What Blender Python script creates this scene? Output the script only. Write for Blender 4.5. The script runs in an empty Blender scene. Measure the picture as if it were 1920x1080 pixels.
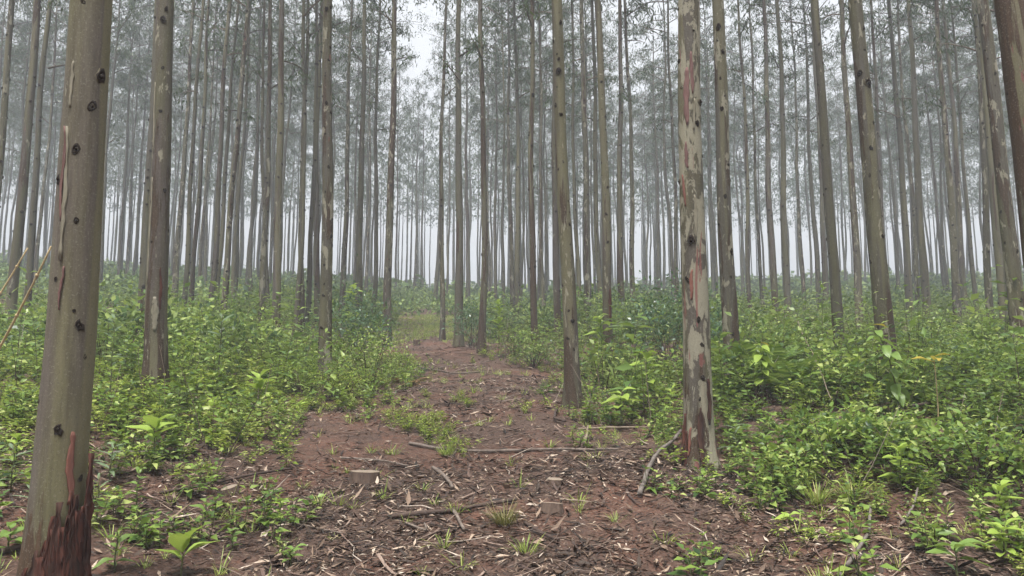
import bpy, math, random
import numpy as np
from mathutils import Vector, Euler

R = math.radians
rng = np.random.default_rng(11)
random.seed(5)
scene = bpy.context.scene
COL = scene.collection

# ------------------------------------------------------------------ camera
PITCH = R(7.0)
CAM_Z = 1.55
FPX = 1400.0                      # focal length in pixels of the 1920 wide photograph
cam_data = bpy.data.cameras.new('camera')
cam_data.sensor_width = 36.0
cam_data.lens = 36.0 * FPX / 1920.0
cam_data.clip_start = 0.05
cam_data.clip_end = 2000.0
cam = bpy.data.objects.new('camera', cam_data)
COL.objects.link(cam)
cam.location = (0, 0, CAM_Z)
cam.rotation_euler = (R(90) + PITCH, 0, 0)
scene.camera = cam

# ------------------------------------------------------------------ sky, sun, exposure
SUN_EL, SUN_AZ = R(70), R(200)
world = bpy.data.worlds.new('World')
scene.world = world
world.use_nodes = True
wn = world.node_tree
wn.nodes.clear()
wo = wn.nodes.new('ShaderNodeOutputWorld')
wb = wn.nodes.new('ShaderNodeBackground')
ws = wn.nodes.new('ShaderNodeTexSky')
ws.sky_type = 'NISHITA'
ws.sun_disc = False
ws.sun_elevation = SUN_EL
ws.sun_rotation = SUN_AZ
ws.dust_density = 6.0
wh = wn.nodes.new('ShaderNodeHueSaturation')      # an overcast sky has no blue in it
wh.inputs['Saturation'].default_value = 0.10
wn.links.new(ws.outputs[0], wh.inputs['Color'])
wm = wn.nodes.new('ShaderNodeMix')                 # the even white of the cloud cover over most of it
wm.data_type = 'RGBA'
wm.inputs[0].default_value = 0.9
wm.inputs[7].default_value = (4.0, 4.12, 4.3, 1)
wn.links.new(wh.outputs[0], wm.inputs[6])
wn.links.new(wm.outputs[2], wb.inputs['Color'])
wb.inputs['Strength'].default_value = 0.05
wn.links.new(wb.outputs[0], wo.inputs['Surface'])

sun_data = bpy.data.lights.new('sun', 'SUN')
sun_data.energy = 1.5
sun_data.angle = R(12)
sun_data.color = (1.0, 0.97, 0.93)
sun = bpy.data.objects.new('sun', sun_data)
COL.objects.link(sun)
sdir = Vector((math.sin(SUN_AZ) * math.cos(SUN_EL), math.cos(SUN_AZ) * math.cos(SUN_EL), math.sin(SUN_EL)))
sun.rotation_euler = sdir.to_track_quat('Z', 'Y').to_euler()

vs = scene.view_settings
vs.view_transform = 'Standard'
vs.look = 'None'
vs.exposure = 2.55
vs.gamma = 1.0
vs.use_curve_mapping = False
cy = scene.cycles
cy.use_denoising = True
try:
    cy.denoiser = 'OPENIMAGEDENOISE'
    cy.denoising_input_passes = 'RGB_ALBEDO_NORMAL'
except Exception:
    pass
cy.max_bounces = 5
cy.diffuse_bounces = 3
cy.glossy_bounces = 2
cy.transmission_bounces = 3
cy.volume_bounces = 2
cy.use_adaptive_sampling = True
cy.adaptive_threshold = 0.04
cy.sample_clamp_indirect = 4.0
HAZE_DENSITY = 0.0046

# ------------------------------------------------------------------ terrain
def _hash(ix, iy, s):
    h = (ix.astype(np.int64) * 374761393 + iy.astype(np.int64) * 668265263 + s * 974711) & 0xFFFFFFFF
    h = ((h ^ (h >> 13)) * 1274126177) & 0xFFFFFFFF
    return ((h ^ (h >> 16)) & 0xFFFF) / 65535.0

def vnoise(x, y, s=0):
    x = np.asarray(x, float); y = np.asarray(y, float)
    ix = np.floor(x); iy = np.floor(y)
    fx = x - ix; fy = y - iy
    fx = fx * fx * (3 - 2 * fx); fy = fy * fy * (3 - 2 * fy)
    a = _hash(ix, iy, s); b = _hash(ix + 1, iy, s); c = _hash(ix, iy + 1, s); d = _hash(ix + 1, iy + 1, s)
    return (a * (1 - fx) + b * fx) * (1 - fy) + (c * (1 - fx) + d * fx) * fy - 0.5

def sstep(a, b, x):
    t = np.clip((x - a) / (b - a), 0, 1)
    return t * t * (3 - 2 * t)

_ty = np.linspace(-120, 700, 1641)
_ts = np.interp(_ty, [-120, -10, 0, 20, 40, 85, 110, 140, 190, 240, 700],
                [0.02, 0.06, 0.12, 0.122, 0.128, 0.135, 0.0, -0.05, -0.05, 0.0, 0.0])
_tz = np.concatenate([[0], np.cumsum((_ts[1:] + _ts[:-1]) * 0.25)])
_tz -= np.interp(0, _ty, _tz)

def path_x(y):
    return np.interp(y, [-20, 0, 4, 10, 13.6, 20, 24, 35, 70], [0, -0.1, -0.3, -0.7, -0.8, -2.0, -2.5, -3.6, -8.0])

def ground_z(x, y):
    x = np.asarray(x, float); y = np.asarray(y, float)
    z = np.interp(y, _ty, _tz)
    off = x - path_x(y)
    fade = sstep(60, 25, y) * sstep(-8, 2, y)
    z = z + fade * (0.30 * sstep(1.7, 4.2, -off) + 0.22 * sstep(2.2, 5.0, off))
    z = z + 0.062 * np.clip(-x - 5.0, 0, 60) * sstep(4, 40, y)
    z = z + 0.03 * np.clip(x - 12.0, 0, 60) * sstep(15, 50, y)
    z = z + 0.22 * vnoise(x * 0.22, y * 0.22, 1) + 0.09 * vnoise(x * 0.9, y * 0.9, 2)
    z = z + 1.1 * vnoise(x * 0.055, y * 0.055, 5) * sstep(28, 65, y)
    nr = sstep(34, 12, y)
    z = z + nr * (0.045 * vnoise(x * 2.7, y * 2.7, 3) + 0.022 * vnoise(x * 7, y * 7, 4))
    return z

_ct, _st = math.cos(PITCH), math.sin(PITCH)
def ray(px, py):
    a = (px - 960) / FPX; b = (540 - py) / FPX
    return np.array([a, _ct - b * _st, _st + b * _ct])

def G(px, py):
    """The ground point that a pixel of the photograph shows."""
    d = ray(px, py)
    t = np.arange(1.0, 160.0, 0.03)
    z = CAM_Z + d[2] * t - ground_z(d[0] * t, d[1] * t)
    k = np.argmax(z < 0)
    if z[k] >= 0:
        k = len(t) - 1
    tt = t[k]
    x, y = d[0] * tt, d[1] * tt
    return np.array([x, y, float(ground_z(x, y))])

# ------------------------------------------------------------------ mesh helpers
def unit(v):
    v = np.asarray(v, float)
    return v / np.maximum(np.linalg.norm(v, axis=-1, keepdims=True), 1e-9)

class Acc:
    """Collects vertices, triangles and quads (with a material slot each) for one mesh."""
    def __init__(s):
        s.V, s.T, s.Q, s.TM, s.QM, s.n = [], [], [], [], [], 0
    def add(s, V, T=None, Q=None, m=0, TM=None, QM=None):
        V = np.asarray(V, float).reshape(-1, 3)
        if T is not None and len(T):
            T = np.asarray(T, np.int64); s.T.append(T + s.n); s.TM.append(np.full(len(T), m) if TM is None else TM)
        if Q is not None and len(Q):
            Q = np.asarray(Q, np.int64); s.Q.append(Q + s.n); s.QM.append(np.full(len(Q), m) if QM is None else QM)
        s.V.append(V); s.n += len(V)
    def get(s):
        V = np.concatenate(s.V) if s.V else np.zeros((0, 3))
        T = np.concatenate(s.T) if s.T else np.zeros((0, 3), np.int64)
        Q = np.concatenate(s.Q) if s.Q else np.zeros((0, 4), np.int64)
        TM = np.concatenate(s.TM) if s.TM else np.zeros(0, int)
        QM = np.concatenate(s.QM) if s.QM else np.zeros(0, int)
        return V, T, Q, TM, QM
    def copies(s, proto, pos, rot, sc):
        V, T, Q, TM, QM = proto
        N, k = len(pos), len(V)
        if N == 0 or k == 0:
            return
        c, sn = np.cos(rot)[:, None], np.sin(rot)[:, None]
        sc = np.asarray(sc).reshape(N, 1)
        W = np.stack([(V[:, 0] * c - V[:, 1] * sn) * sc, (V[:, 0] * sn + V[:, 1] * c) * sc, V[:, 2] * sc + 0 * c], -1) + pos[:, None, :]
        o = (np.arange(N) * k)[:, None, None]
        s.add(W, (T[None] + o).reshape(-1, 3), (Q[None] + o).reshape(-1, 4), TM=np.tile(TM, N), QM=np.tile(QM, N))
    def mesh(s, name, mats, smooth=True):
        V, T, Q, TM, QM = s.get()
        me = bpy.data.meshes.new(name)
        me.vertices.add(len(V)); me.vertices.foreach_set('co', V.astype(np.float32).ravel())
        nl = len(T) * 3 + len(Q) * 4
        me.loops.add(nl)
        me.loops.foreach_set('vertex_index', np.concatenate([T.ravel(), Q.ravel()]).astype(np.int32))
        me.polygons.add(len(T) + len(Q))
        st = np.concatenate([np.arange(len(T)) * 3, len(T) * 3 + np.arange(len(Q)) * 4]).astype(np.int32)
        me.polygons.foreach_set('loop_start', st)
        for m in mats:
            me.materials.append(m)
        me.polygons.foreach_set('material_index', np.concatenate([TM, QM]).astype(np.int32))
        me.polygons.foreach_set('use_smooth', np.full(len(T) + len(Q), bool(smooth)))
        me.update(calc_edges=True)
        return me

OV = np.array([[0, 0, 0], [.28, .5, .05], [.28, 0, 0], [.28, -.5, .05], [.65, .37, .06], [.66, 0, .01], [.65, -.37, .06], [1, 0, 0]])
OVT = np.array([[0, 2, 1], [0, 3, 2], [4, 5, 7], [5, 6, 7]])
OVQ = np.array([[1, 2, 5, 4], [2, 3, 6, 5]])
DI = np.array([[0, 0, 0], [.42, .5, .05], [1, 0, 0], [.42, -.5, .05]])
DIQ = np.array([[0, 3, 2, 1]])
BL = np.array([[0, .5, 0], [0, -.5, 0], [.4, .42, 0], [.4, -.42, 0], [.75, .28, 0], [.75, -.28, 0], [1, 0, 0]])
BLQ = np.array([[0, 1, 3, 2], [2, 3, 5, 4]])
BLT = np.array([[4, 5, 6]])
ST = np.array([[0, .5, 0], [0, -.5, 0], [.5, .5, .0], [.5, -.5, .0], [1, .4, 0], [1, -.4, 0]])
STQ = np.array([[0, 1, 3, 2], [2, 3, 5, 4]])
O4 = np.array([[0, 0, 0], [.40, .5, .06], [.46, 0, 0], [.40, -.5, .06], [1, 0, 0]])
O4T = np.array([[0, 2, 1], [0, 3, 2], [1, 2, 4], [2, 3, 4]])
SHAPES = {'folded': (O4, O4T, None), 'ovate': (OV, OVT, OVQ), 'diamond': (DI, None, DIQ), 'blade': (BL, BLT, BLQ), 'strip': (ST, None, STQ)}

def leaves(acc, p, d, n, L, W, shape='ovate', droop=0.15, m=0):
    p = np.atleast_2d(p); d = unit(np.atleast_2d(d)); n = np.atleast_2d(n)
    N = len(p)
    side = unit(np.cross(d, n)); n = np.cross(side, d)
    prof, T, Q = SHAPES[shape]
    L = np.broadcast_to(L, (N,))[:, None]; W = np.broadcast_to(W, (N,))[:, None]
    dr = np.broadcast_to(droop, (N,))[:, None]
    t = prof[None, :, 0]; sd = prof[None, :, 1]; u = prof[None, :, 2]
    V = p[:, None] + d[:, None] * (L * t)[..., None] + side[:, None] * (W * sd)[..., None] + n[:, None] * (L * u)[..., None]
    V[..., 2] -= dr * L * t * t
    k = len(prof); o = (np.arange(N) * k)[:, None, None]
    acc.add(V, None if T is None else (T[None] + o).reshape(-1, 3), None if Q is None else (Q[None] + o).reshape(-1, 4), m)

def tube(acc, pts, rad, ns=4, m=0, cap=True):
    pts = np.asarray(pts, float); k = len(pts)
    rad = np.broadcast_to(rad, (k,))
    tg = unit(np.gradient(pts, axis=0))
    ref = np.array([0.3, 0.2, 1.0]) if abs(tg[0][2]) < 0.8 else np.array([1.0, 0.2, 0.1])
    a = unit(np.cross(tg, ref)); b = np.cross(tg, a)
    th = np.linspace(0, 2 * np.pi, ns, endpoint=False)
    V = pts[:, None] + rad[:, None, None] * (a[:, None] * np.cos(th)[None, :, None] + b[:, None] * np.sin(th)[None, :, None])
    i = np.arange(k - 1)[:, None] * ns; j = np.arange(ns)[None]; j2 = (j + 1) % ns
    Q = np.stack([i + j, i + j2, i + ns + j2, i + ns + j], -1).reshape(-1, 4)
    V = V.reshape(-1, 3); T = None
    if cap:
        V = np.concatenate([V, pts[:1], pts[-1:]])
        c0, c1 = len(V) - 2, len(V) - 1
        jj = np.arange(ns); kk = (jj + 1) % ns
        T = np.concatenate([np.stack([np.full(ns, c0), kk, jj], -1), np.stack([np.full(ns, c1), (k - 1) * ns + jj, (k - 1) * ns + kk], -1)])
    acc.add(V, T, Q, m)

def link(o, parent=None):
    COL.objects.link(o)
    if parent is not None:
        o.parent = parent
    return o

def obj(name, me, parent=None, **props):
    o = bpy.data.objects.new(name, me)
    link(o, parent)
    for k, v in props.items():
        o[k] = v
    return o

def empty(name, loc, label, category, group=None):
    o = bpy.data.objects.new(name, None)
    o.empty_display_size = 0.2
    link(o)
    o.location = [float(c) for c in loc]
    o['label'] = label; o['category'] = category
    if group:
        o['group'] = group
    return o

# ------------------------------------------------------------------ materials
class NT:
    def __init__(s, name):
        s.m = bpy.data.materials.new(name); s.m.use_nodes = True
        s.t = s.m.node_tree; s.t.nodes.clear()
        s.out = s.new('ShaderNodeOutputMaterial')
    def new(s, ty, **kw):
        n = s.t.nodes.new(ty)
        for k, v in kw.items():
            setattr(n, k, v)
        return n
    def l(s, a, b):
        s.t.links.new(a, b)
    def math(s, op, a, b=None):
        n = s.new('ShaderNodeMath', operation=op)
        for i, v in enumerate((a, b)):
            if v is None: continue
            if hasattr(v, 'links'): s.l(v, n.inputs[i])
            else: n.inputs[i].default_value = v
        return n.outputs[0]
    def mix(s, f, a, b, mode='MIX'):
        n = s.new('ShaderNodeMix', data_type='RGBA', blend_type=mode)
        for i, v in ((0, f), (6, a), (7, b)):
            if hasattr(v, 'links'): s.l(v, n.inputs[i])
            elif i == 0: n.inputs[0].default_value = v
            else: n.inputs[i].default_value = (*v, 1)
        return n.outputs[2]
    def noise(s, vec, scale, detail=3, rough=0.55, dist=0.0):
        n = s.new('ShaderNodeTexNoise')
        n.inputs['Scale'].default_value = scale; n.inputs['Detail'].default_value = detail
        n.inputs['Roughness'].default_value = rough; n.inputs['Distortion'].default_value = dist
        if vec is not None: s.l(vec, n.inputs['Vector'])
        return n.outputs[0]
    def ramp(s, f, stops, interp='LINEAR'):
        n = s.new('ShaderNodeValToRGB')
        n.color_ramp.interpolation = interp
        e = n.color_ramp.elements
        while len(e) < len(stops): e.new(0.5)
        for i, (p, c) in enumerate(stops):
            e[i].position = p; e[i].color = (*c, 1) if len(c) == 3 else c
        s.l(f, n.inputs[0])
        return n.outputs[0]
    def step(s, f, a, b):
        n = s.new('ShaderNodeMapRange')
        n.inputs[1].default_value = a; n.inputs[2].default_value = b
        s.l(f, n.inputs[0])
        return n.outputs[0]
    def mapping(s, vec, scale):
        n = s.new('ShaderNodeMapping'); n.inputs['Scale'].default_value = scale
        s.l(vec, n.inputs['Vector'])
        return n.outputs[0]
    def principled(s, col, rough=0.7, spec=0.3, height=None, bump=0.3, bdist=0.01):
        p = s.new('ShaderNodeBsdfPrincipled')
        if hasattr(col, 'links'): s.l(col, p.inputs['Base Color'])
        else: p.inputs['Base Color'].default_value = (*col, 1)
        if hasattr(rough, 'links'): s.l(rough, p.inputs['Roughness'])
        else: p.inputs['Roughness'].default_value = rough
        p.inputs['Specular IOR Level'].default_value = spec
        if height is not None:
            b = s.new('ShaderNodeBump'); b.inputs['Strength'].default_value = bump; b.inputs['Distance'].default_value = bdist
            s.l(height, b.inputs['Height']); s.l(b.outputs[0], p.inputs['Normal'])
        return p.outputs[0]

def leaf_mat(name, stops, trans=0.35, rough=0.45, patch=0.35, spec=0.35):
    """Leaf colour differs leaf by leaf and, slowly, from place to place."""
    s = NT(name)
    g = s.new('ShaderNodeNewGeometry')
    pos = g.outputs['Position']
    pn = s.noise(pos, 0.7, 2)
    f = s.math('ADD', g.outputs['Random Per Island'], s.math('MULTIPLY', s.math('SUBTRACT', pn, 0.5), patch * 2.5))
    col = s.ramp(f, stops)
    p = s.principled(col, rough, spec)
    t = s.new('ShaderNodeBsdfTranslucent')
    tc = s.mix(0.5, col, (0.16, 0.2, 0.03))
    s.l(tc, t.inputs['Color'])
    mx = s.new('ShaderNodeMixShader'); mx.inputs[0].default_value = trans
    s.l(p, mx.inputs[1]); s.l(t.outputs[0], mx.inputs[2]); s.l(mx.outputs[0], s.out.inputs['Surface'])
    return s.m

def plain_mat(name, c1, c2, scale=12, rough=0.85, stretch=(1, 1, 1), bump=0.4, island=False, spec=0.2):
    s = NT(name)
    tc = s.new('ShaderNodeTexCoord')
    n = s.noise(s.mapping(tc.outputs['Object'], stretch), scale, 5, 0.65)
    f = n
    if island:
        g = s.new('ShaderNodeNewGeometry')
        f = s.math('ADD', s.math('MULTIPLY', n, 0.6), s.math('MULTIPLY', g.outputs['Random Per Island'], 0.6))
    col = s.ramp(f, [(0.28, c1), (0.72, c2)])
    s.l(s.principled(col, rough, spec, n, bump, 0.006), s.out.inputs['Surface'])
    return s.m

def bark_mat(name, pale=0.56, brown=0.55, red=0.70, lilac=0.0, tone=0.36, foot=0.8):
    """Smooth eucalyptus bark: olive and grey bands, ragged cream patches where bark fell off, brown old bark at the foot, red fresh wounds."""
    s = NT(name)
    tc = s.new('ShaderNodeTexCoord'); oi = s.new('ShaderNodeObjectInfo')
    add = s.new('ShaderNodeVectorMath', operation='ADD')
    sc = s.new('ShaderNodeVectorMath', operation='SCALE')
    cmb = s.new('ShaderNodeCombineXYZ')
    for i in range(3): s.l(oi.outputs['Random'], cmb.inputs[i])
    s.l(cmb.outputs[0], sc.inputs[0]); sc.inputs['Scale'].default_value = 61.0
    s.l(tc.outputs['Object'], add.inputs[0]); s.l(sc.outputs[0], add.inputs[1])
    v = add.outputs[0]
    sep = s.new('ShaderNodeSeparateXYZ'); s.l(tc.outputs['Object'], sep.inputs[0])
    z = sep.outputs[2]
    band = s.noise(s.mapping(v, (1, 1, 0.10)), 6.0, 3)
    fine = s.noise(s.mapping(v, (1, 1, 0.07)), 46.0, 5, 0.75)
    speck = s.noise(v, 90.0, 3, 0.7)
    patch = s.noise(s.mapping(v, (1, 1, 0.30)), 8.5, 8, 0.68, 0.5)
    patch2 = s.noise(s.mapping(v, (1.1, 1.0, 0.085)), 5.0, 6, 0.6, 0.4)
    wound = s.noise(s.mapping(v, (1.2, 1.2, 0.16)), 9.0, 4, 0.6, 0.8)
    k = tone
    olive = (0.222 * k, 0.204 * k, 0.106 * k)
    grey = (0.215 * k, 0.192 * k, 0.15 * k)
    lil = (0.212 * k, 0.168 * k, 0.142 * k)
    c = s.mix(s.step(band, 0.40, 0.60), olive, tuple(a * (1 - lilac) + b * lilac for a, b in zip(grey, lil)))
    c = s.mix(s.math('MULTIPLY', s.step(fine, 0.40, 0.68), 0.62), c, (0.092 * k, 0.074 * k, 0.046 * k))
    green = s.noise(s.mapping(v, (1, 1, 0.07)), 3.6, 2)
    c = s.mix(s.math('MULTIPLY', s.step(green, 0.54, 0.58), 0.6), c, (0.34 * k, 0.31 * k, 0.165 * k))
    # old brown bark, most of it low on the stem
    bz = s.math('MULTIPLY', s.step(z, 1.3, 0.1), 0.20 * foot)
    bf = s.math('ADD', patch2, bz)
    bmask = s.step(bf, brown, brown + 0.02)
    bc = s.mix(s.step(fine, 0.35, 0.7), (0.150 * k, 0.090 * k, 0.050 * k), (0.075 * k, 0.046 * k, 0.028 * k))
    c = s.mix(bmask, c, bc)
    pmask = s.step(patch, pale, pale + 0.018)
    pc = s.mix(s.step(speck, 0.35, 0.75), (0.28, 0.26, 0.19), (0.19, 0.178, 0.13))
    c = s.mix(s.math('MULTIPLY', pmask, 0.78), c, pc)
    rmask = s.step(wound, red, red + 0.02)
    c = s.mix(s.math('MULTIPLY', rmask, 0.85), c, s.mix(fine, (0.20, 0.085, 0.072), (0.12, 0.04, 0.034)))
    c = s.mix(s.math('MULTIPLY', s.step(speck, 0.56, 0.68), 0.42), c, (0.24, 0.225, 0.18))
    h = s.math('ADD', s.math('MULTIPLY', bmask, 0.7), s.math('ADD', s.math('MULTIPLY', fine, 0.35), s.math('MULTIPLY', pmask, -0.5)))
    crack = s.noise(s.mapping(v, (1, 1, 0.5)), 130.0, 3, 0.7)
    c = s.mix(s.math('MULTIPLY', s.step(crack, 0.56, 0.68), 0.45), c, (0.05, 0.042, 0.03))
    h = s.math('ADD', h, s.math('ADD', s.math('MULTIPLY', rmask, -0.4), s.math('MULTIPLY', crack, -0.25)))
    s.l(s.principled(c, 0.7, 0.25, h, 0.8, 0.006), s.out.inputs['Surface'])
    return s.m

M = {}
M['bark'] = bark_mat('eucalyptus_bark')
M['bark_olive'] = bark_mat('eucalyptus_bark_olive', pale=0.645, brown=0.635, red=0.74, foot=0.7)
M['bark_lilac'] = bark_mat('eucalyptus_bark_lilac', pale=0.61, brown=0.56, red=0.71, lilac=1.0)
M['bark_flaky'] = bark_mat('eucalyptus_bark_flaky', pale=0.485, brown=0.615, red=0.635, lilac=0.3, foot=0.75)
M['bark_brown'] = bark_mat('eucalyptus_bark_brown', pale=0.64, brown=0.53, red=0.74, lilac=0.3, foot=1.0)
M['bark_maroon'] = bark_mat('eucalyptus_bark_maroon', pale=0.66, brown=0.43, red=0.66, lilac=0.8, tone=0.40, foot=1.0)
M['bark_grey'] = bark_mat('eucalyptus_bark_grey', pale=0.64, brown=0.65, red=0.74, lilac=0.55, tone=0.50, foot=0.6)
M['bark_far'] = bark_mat('eucalyptus_bark_far', pale=0.60, brown=0.60, red=0.8, tone=0.28)
M['knot'] = plain_mat('knot', (0.008, 0.006, 0.005), (0.035, 0.024, 0.017), 60)
M['knot_lip'] = plain_mat('knot_lip', (0.05, 0.042, 0.028), (0.12, 0.105, 0.07), 60)
M['red_bark'] = plain_mat('red_bark', (0.020, 0.012, 0.010), (0.125, 0.05, 0.036), 30, 0.95, (1, 1, 0.10), 1.0, spec=0.1)
M['dark_bark'] = plain_mat('dark_bark', (0.014, 0.010, 0.009), (0.085, 0.045, 0.034), 34, 0.95, (1, 1, 0.10), 1.0, spec=0.1)
M['orange_wound'] = plain_mat('orange_wound', (0.10, 0.042, 0.032), (0.21, 0.095, 0.07), 34, 0.9, (1, 1, 0.15), 0.5)
M['pink_bark'] = plain_mat('pink_bark', (0.085, 0.045, 0.04), (0.17, 0.095, 0.083), 34, 0.7, (1, 1, 0.2), 0.4)
M['cream_bark'] = plain_mat('cream_bark', (0.12, 0.108, 0.078), (0.23, 0.21, 0.155), 40, 0.7, (1, 1, 0.3), 0.3)
M['crown_leaf'] = leaf_mat('eucalyptus_leaf', [(0.0, (0.018, 0.036, 0.017)), (0.55, (0.034, 0.060, 0.026)), (1.0, (0.07, 0.10, 0.04))], 0.22, 0.4, 0.15)
M['twig'] = plain_mat('twig_bark', (0.045, 0.033, 0.024), (0.12, 0.09, 0.065), 25)
M['herb'] = leaf_mat('herb_leaf', [(0.0, (0.045, 0.09, 0.018)), (0.35, (0.19, 0.28, 0.036)), (0.8, (0.35, 0.43, 0.07)), (1.0, (0.50, 0.54, 0.16))], 0.45, patch=0.5)
M['weed'] = leaf_mat('weed_leaf', [(0.0, (0.028, 0.062, 0.020)), (0.35, (0.12, 0.21, 0.040)), (0.8, (0.25, 0.35, 0.07)), (1.0, (0.43, 0.49, 0.16))], 0.42, 0.4, patch=0.45)
M['shrub'] = leaf_mat('shrub_leaf', [(0.0, (0.025, 0.058, 0.025)), (0.5, (0.10, 0.175, 0.048)), (1.0, (0.34, 0.42, 0.12))], 0.38, 0.4, patch=0.5)
M['blue_shrub'] = leaf_mat('blue_shrub_leaf', [(0.0, (0.018, 0.05, 0.026)), (0.5, (0.05, 0.12, 0.058)), (1.0, (0.13, 0.22, 0.11))], 0.3, 0.35, patch=0.2, spec=0.5)
M['far_shrub'] = leaf_mat('far_shrub_leaf', [(0.0, (0.03, 0.065, 0.024)), (0.5, (0.10, 0.175, 0.046)), (1.0, (0.28, 0.36, 0.09))], 0.3, 0.5, 0.6)
M['bright'] = leaf_mat('bright_leaf', [(0.0, (0.20, 0.32, 0.05)), (0.6, (0.32, 0.44, 0.08)), (1.0, (0.46, 0.54, 0.14))], 0.42, 0.38, 0.0)
M['broad'] = leaf_mat('broad_leaf', [(0.0, (0.09, 0.17, 0.04)), (0.6, (0.18, 0.28, 0.065)), (1.0, (0.32, 0.40, 0.11))], 0.4, 0.38, 0.0)
M['lance'] = leaf_mat('lance_leaf', [(0.0, (0.07, 0.12, 0.06)), (0.6, (0.16, 0.22, 0.12)), (1.0, (0.30, 0.36, 0.21))], 0.35, 0.4, 0.1)
M['yellow'] = leaf_mat('yellow_leaf', [(0.0, (0.36, 0.26, 0.03)), (1.0, (0.50, 0.38, 0.06))], 0.4, 0.45, 0.0)
M['grass'] = leaf_mat('grass_blade', [(0.0, (0.12, 0.18, 0.035)), (0.5, (0.24, 0.32, 0.06)), (0.9, (0.42, 0.47, 0.13)), (1.0, (0.50, 0.45, 0.20))], 0.4)
M['dry_grass'] = leaf_mat('dry_grass_blade', [(0.0, (0.10, 0.09, 0.035)), (0.6, (0.20, 0.18, 0.07)), (1.0, (0.30, 0.25, 0.13))], 0.3, 0.6)
M['dead_frond'] = leaf_mat('dead_frond', [(0.0, (0.10, 0.05, 0.025)), (0.6, (0.20, 0.11, 0.055)), (1.0, (0.30, 0.19, 0.10))], 0.2, 0.7, 0.0)
M['stem'] = plain_mat('green_stem', (0.05, 0.06, 0.025), (0.13, 0.13, 0.06), 30)
M['brown_stem'] = plain_mat('brown_stem', (0.04, 0.026, 0.02), (0.11, 0.075, 0.05), 30)
M['straw'] = plain_mat('straw', (0.30, 0.22, 0.11), (0.48, 0.38, 0.22), 30, 0.6)
M['dead_wood'] = plain_mat('dead_wood', (0.07, 0.052, 0.042), (0.22, 0.18, 0.15), 22, 0.9, (1, 1, 1), 0.8)
M['grey_wood'] = plain_mat('grey_wood', (0.075, 0.062, 0.053), (0.19, 0.165, 0.145), 22, 0.9, (1, 1, 1), 0.7)
M['dark_wood'] = plain_mat('dark_wood', (0.028, 0.020, 0.017), (0.095, 0.066, 0.052), 22, 0.9, (1, 1, 1), 0.8)
M['pale_wood'] = plain_mat('pale_wood', (0.13, 0.10, 0.075), (0.27, 0.215, 0.16), 22, 0.85)

def litter_mat(name, stops, rough=0.7):
    s = NT(name)
    g = s.new('ShaderNodeNewGeometry')
    n = s.noise(g.outputs['Position'], 38.0, 3, 0.7)
    f = s.math('ADD', g.outputs['Random Per Island'], s.math('MULTIPLY', s.math('SUBTRACT', n, 0.5), 0.35))
    s.l(s.principled(s.ramp(f, stops), rough, 0.35), s.out.inputs['Surface'])
    return s.m
M['litter'] = litter_mat('leaf_litter', [(0.0, (0.011, 0.008, 0.006)), (0.32, (0.042, 0.027, 0.018)), (0.56, (0.098, 0.063, 0.042)), (0.76, (0.19, 0.13, 0.09)), (0.90, (0.32, 0.24, 0.175)), (1.0, (0.44, 0.37, 0.30))])
M['strip'] = litter_mat('bark_litter', [(0.0, (0.02, 0.014, 0.012)), (0.45, (0.065, 0.04, 0.031)), (0.8, (0.13, 0.083, 0.064)), (1.0, (0.25, 0.185, 0.145))])
M['twig_litter'] = litter_mat('twig_litter', [(0.0, (0.03, 0.021, 0.017)), (0.5, (0.105, 0.07, 0.054)), (0.85, (0.24, 0.185, 0.145)), (1.0, (0.40, 0.34, 0.28))])

def ground_mat():
    s = NT('forest_floor')
    g = s.new('ShaderNodeNewGeometry'); pos = g.outputs['Position']
    a = s.noise(pos, 0.9, 5, 0.6)
    b = s.noise(pos, 6.0, 6, 0.7)
    c = s.noise(pos, 34.0, 5, 0.75)
    red = s.mix(b, (0.098, 0.045, 0.029), (0.17, 0.082, 0.054))
    dark = s.mix(c, (0.040, 0.027, 0.021), (0.125, 0.078, 0.058))
    col = s.mix(s.step(s.math('ADD', a, s.math('MULTIPLY', s.math('SUBTRACT', b, 0.5), 0.5)), 0.44, 0.60), dark, red)
    vo = s.new('ShaderNodeTexVoronoi'); vo.inputs['Scale'].default_value = 46.0
    mp = s.mapping(pos, (1, 1, 1)); s.l(mp, vo.inputs['Vector'])
    chip = s.ramp(vo.outputs['Color'], [(0.0, (0.035, 0.023, 0.018)), (0.5, (0.085, 0.052, 0.04)), (0.9, (0.16, 0.11, 0.085))])
    col = s.mix(s.math('MULTIPLY', s.step(c, 0.42, 0.52), 0.7), col, chip)
    h = s.math('ADD', c, s.math('MULTIPLY', b, 0.8))
    s.l(s.principled(col, 0.9, 0.2, h, 0.9, 0.03), s.out.inputs['Surface'])
    return s.m
M['ground'] = ground_mat()

# ------------------------------------------------------------------ the ground sheet
def build_ground():
    def axis(lo, hi, n, c, k):
        a = math.asinh((lo - c) / k); b = math.asinh((hi - c) / k)
        return c + k * np.sinh(np.linspace(a, b, n))
    xs = axis(-420, 420, 270, 0, 2.6)
    ys = axis(-110, 480, 320, 6.0, 3.2)
    X, Y = np.meshgrid(xs, ys)
    Z = ground_z(X, Y)
    V = np.stack([X, Y, Z], -1).reshape(-1, 3)
    nx, ny = len(xs), len(ys)
    i = np.arange(ny - 1)[:, None] * nx + np.arange(nx - 1)[None]
    Q = np.stack([i, i + 1, i + nx + 1, i + nx], -1).reshape(-1, 4)
    a = Acc(); a.add(V, None, Q)
    obj('ground', a.mesh('ground', [M['ground']]), kind='structure')
build_ground()

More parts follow.
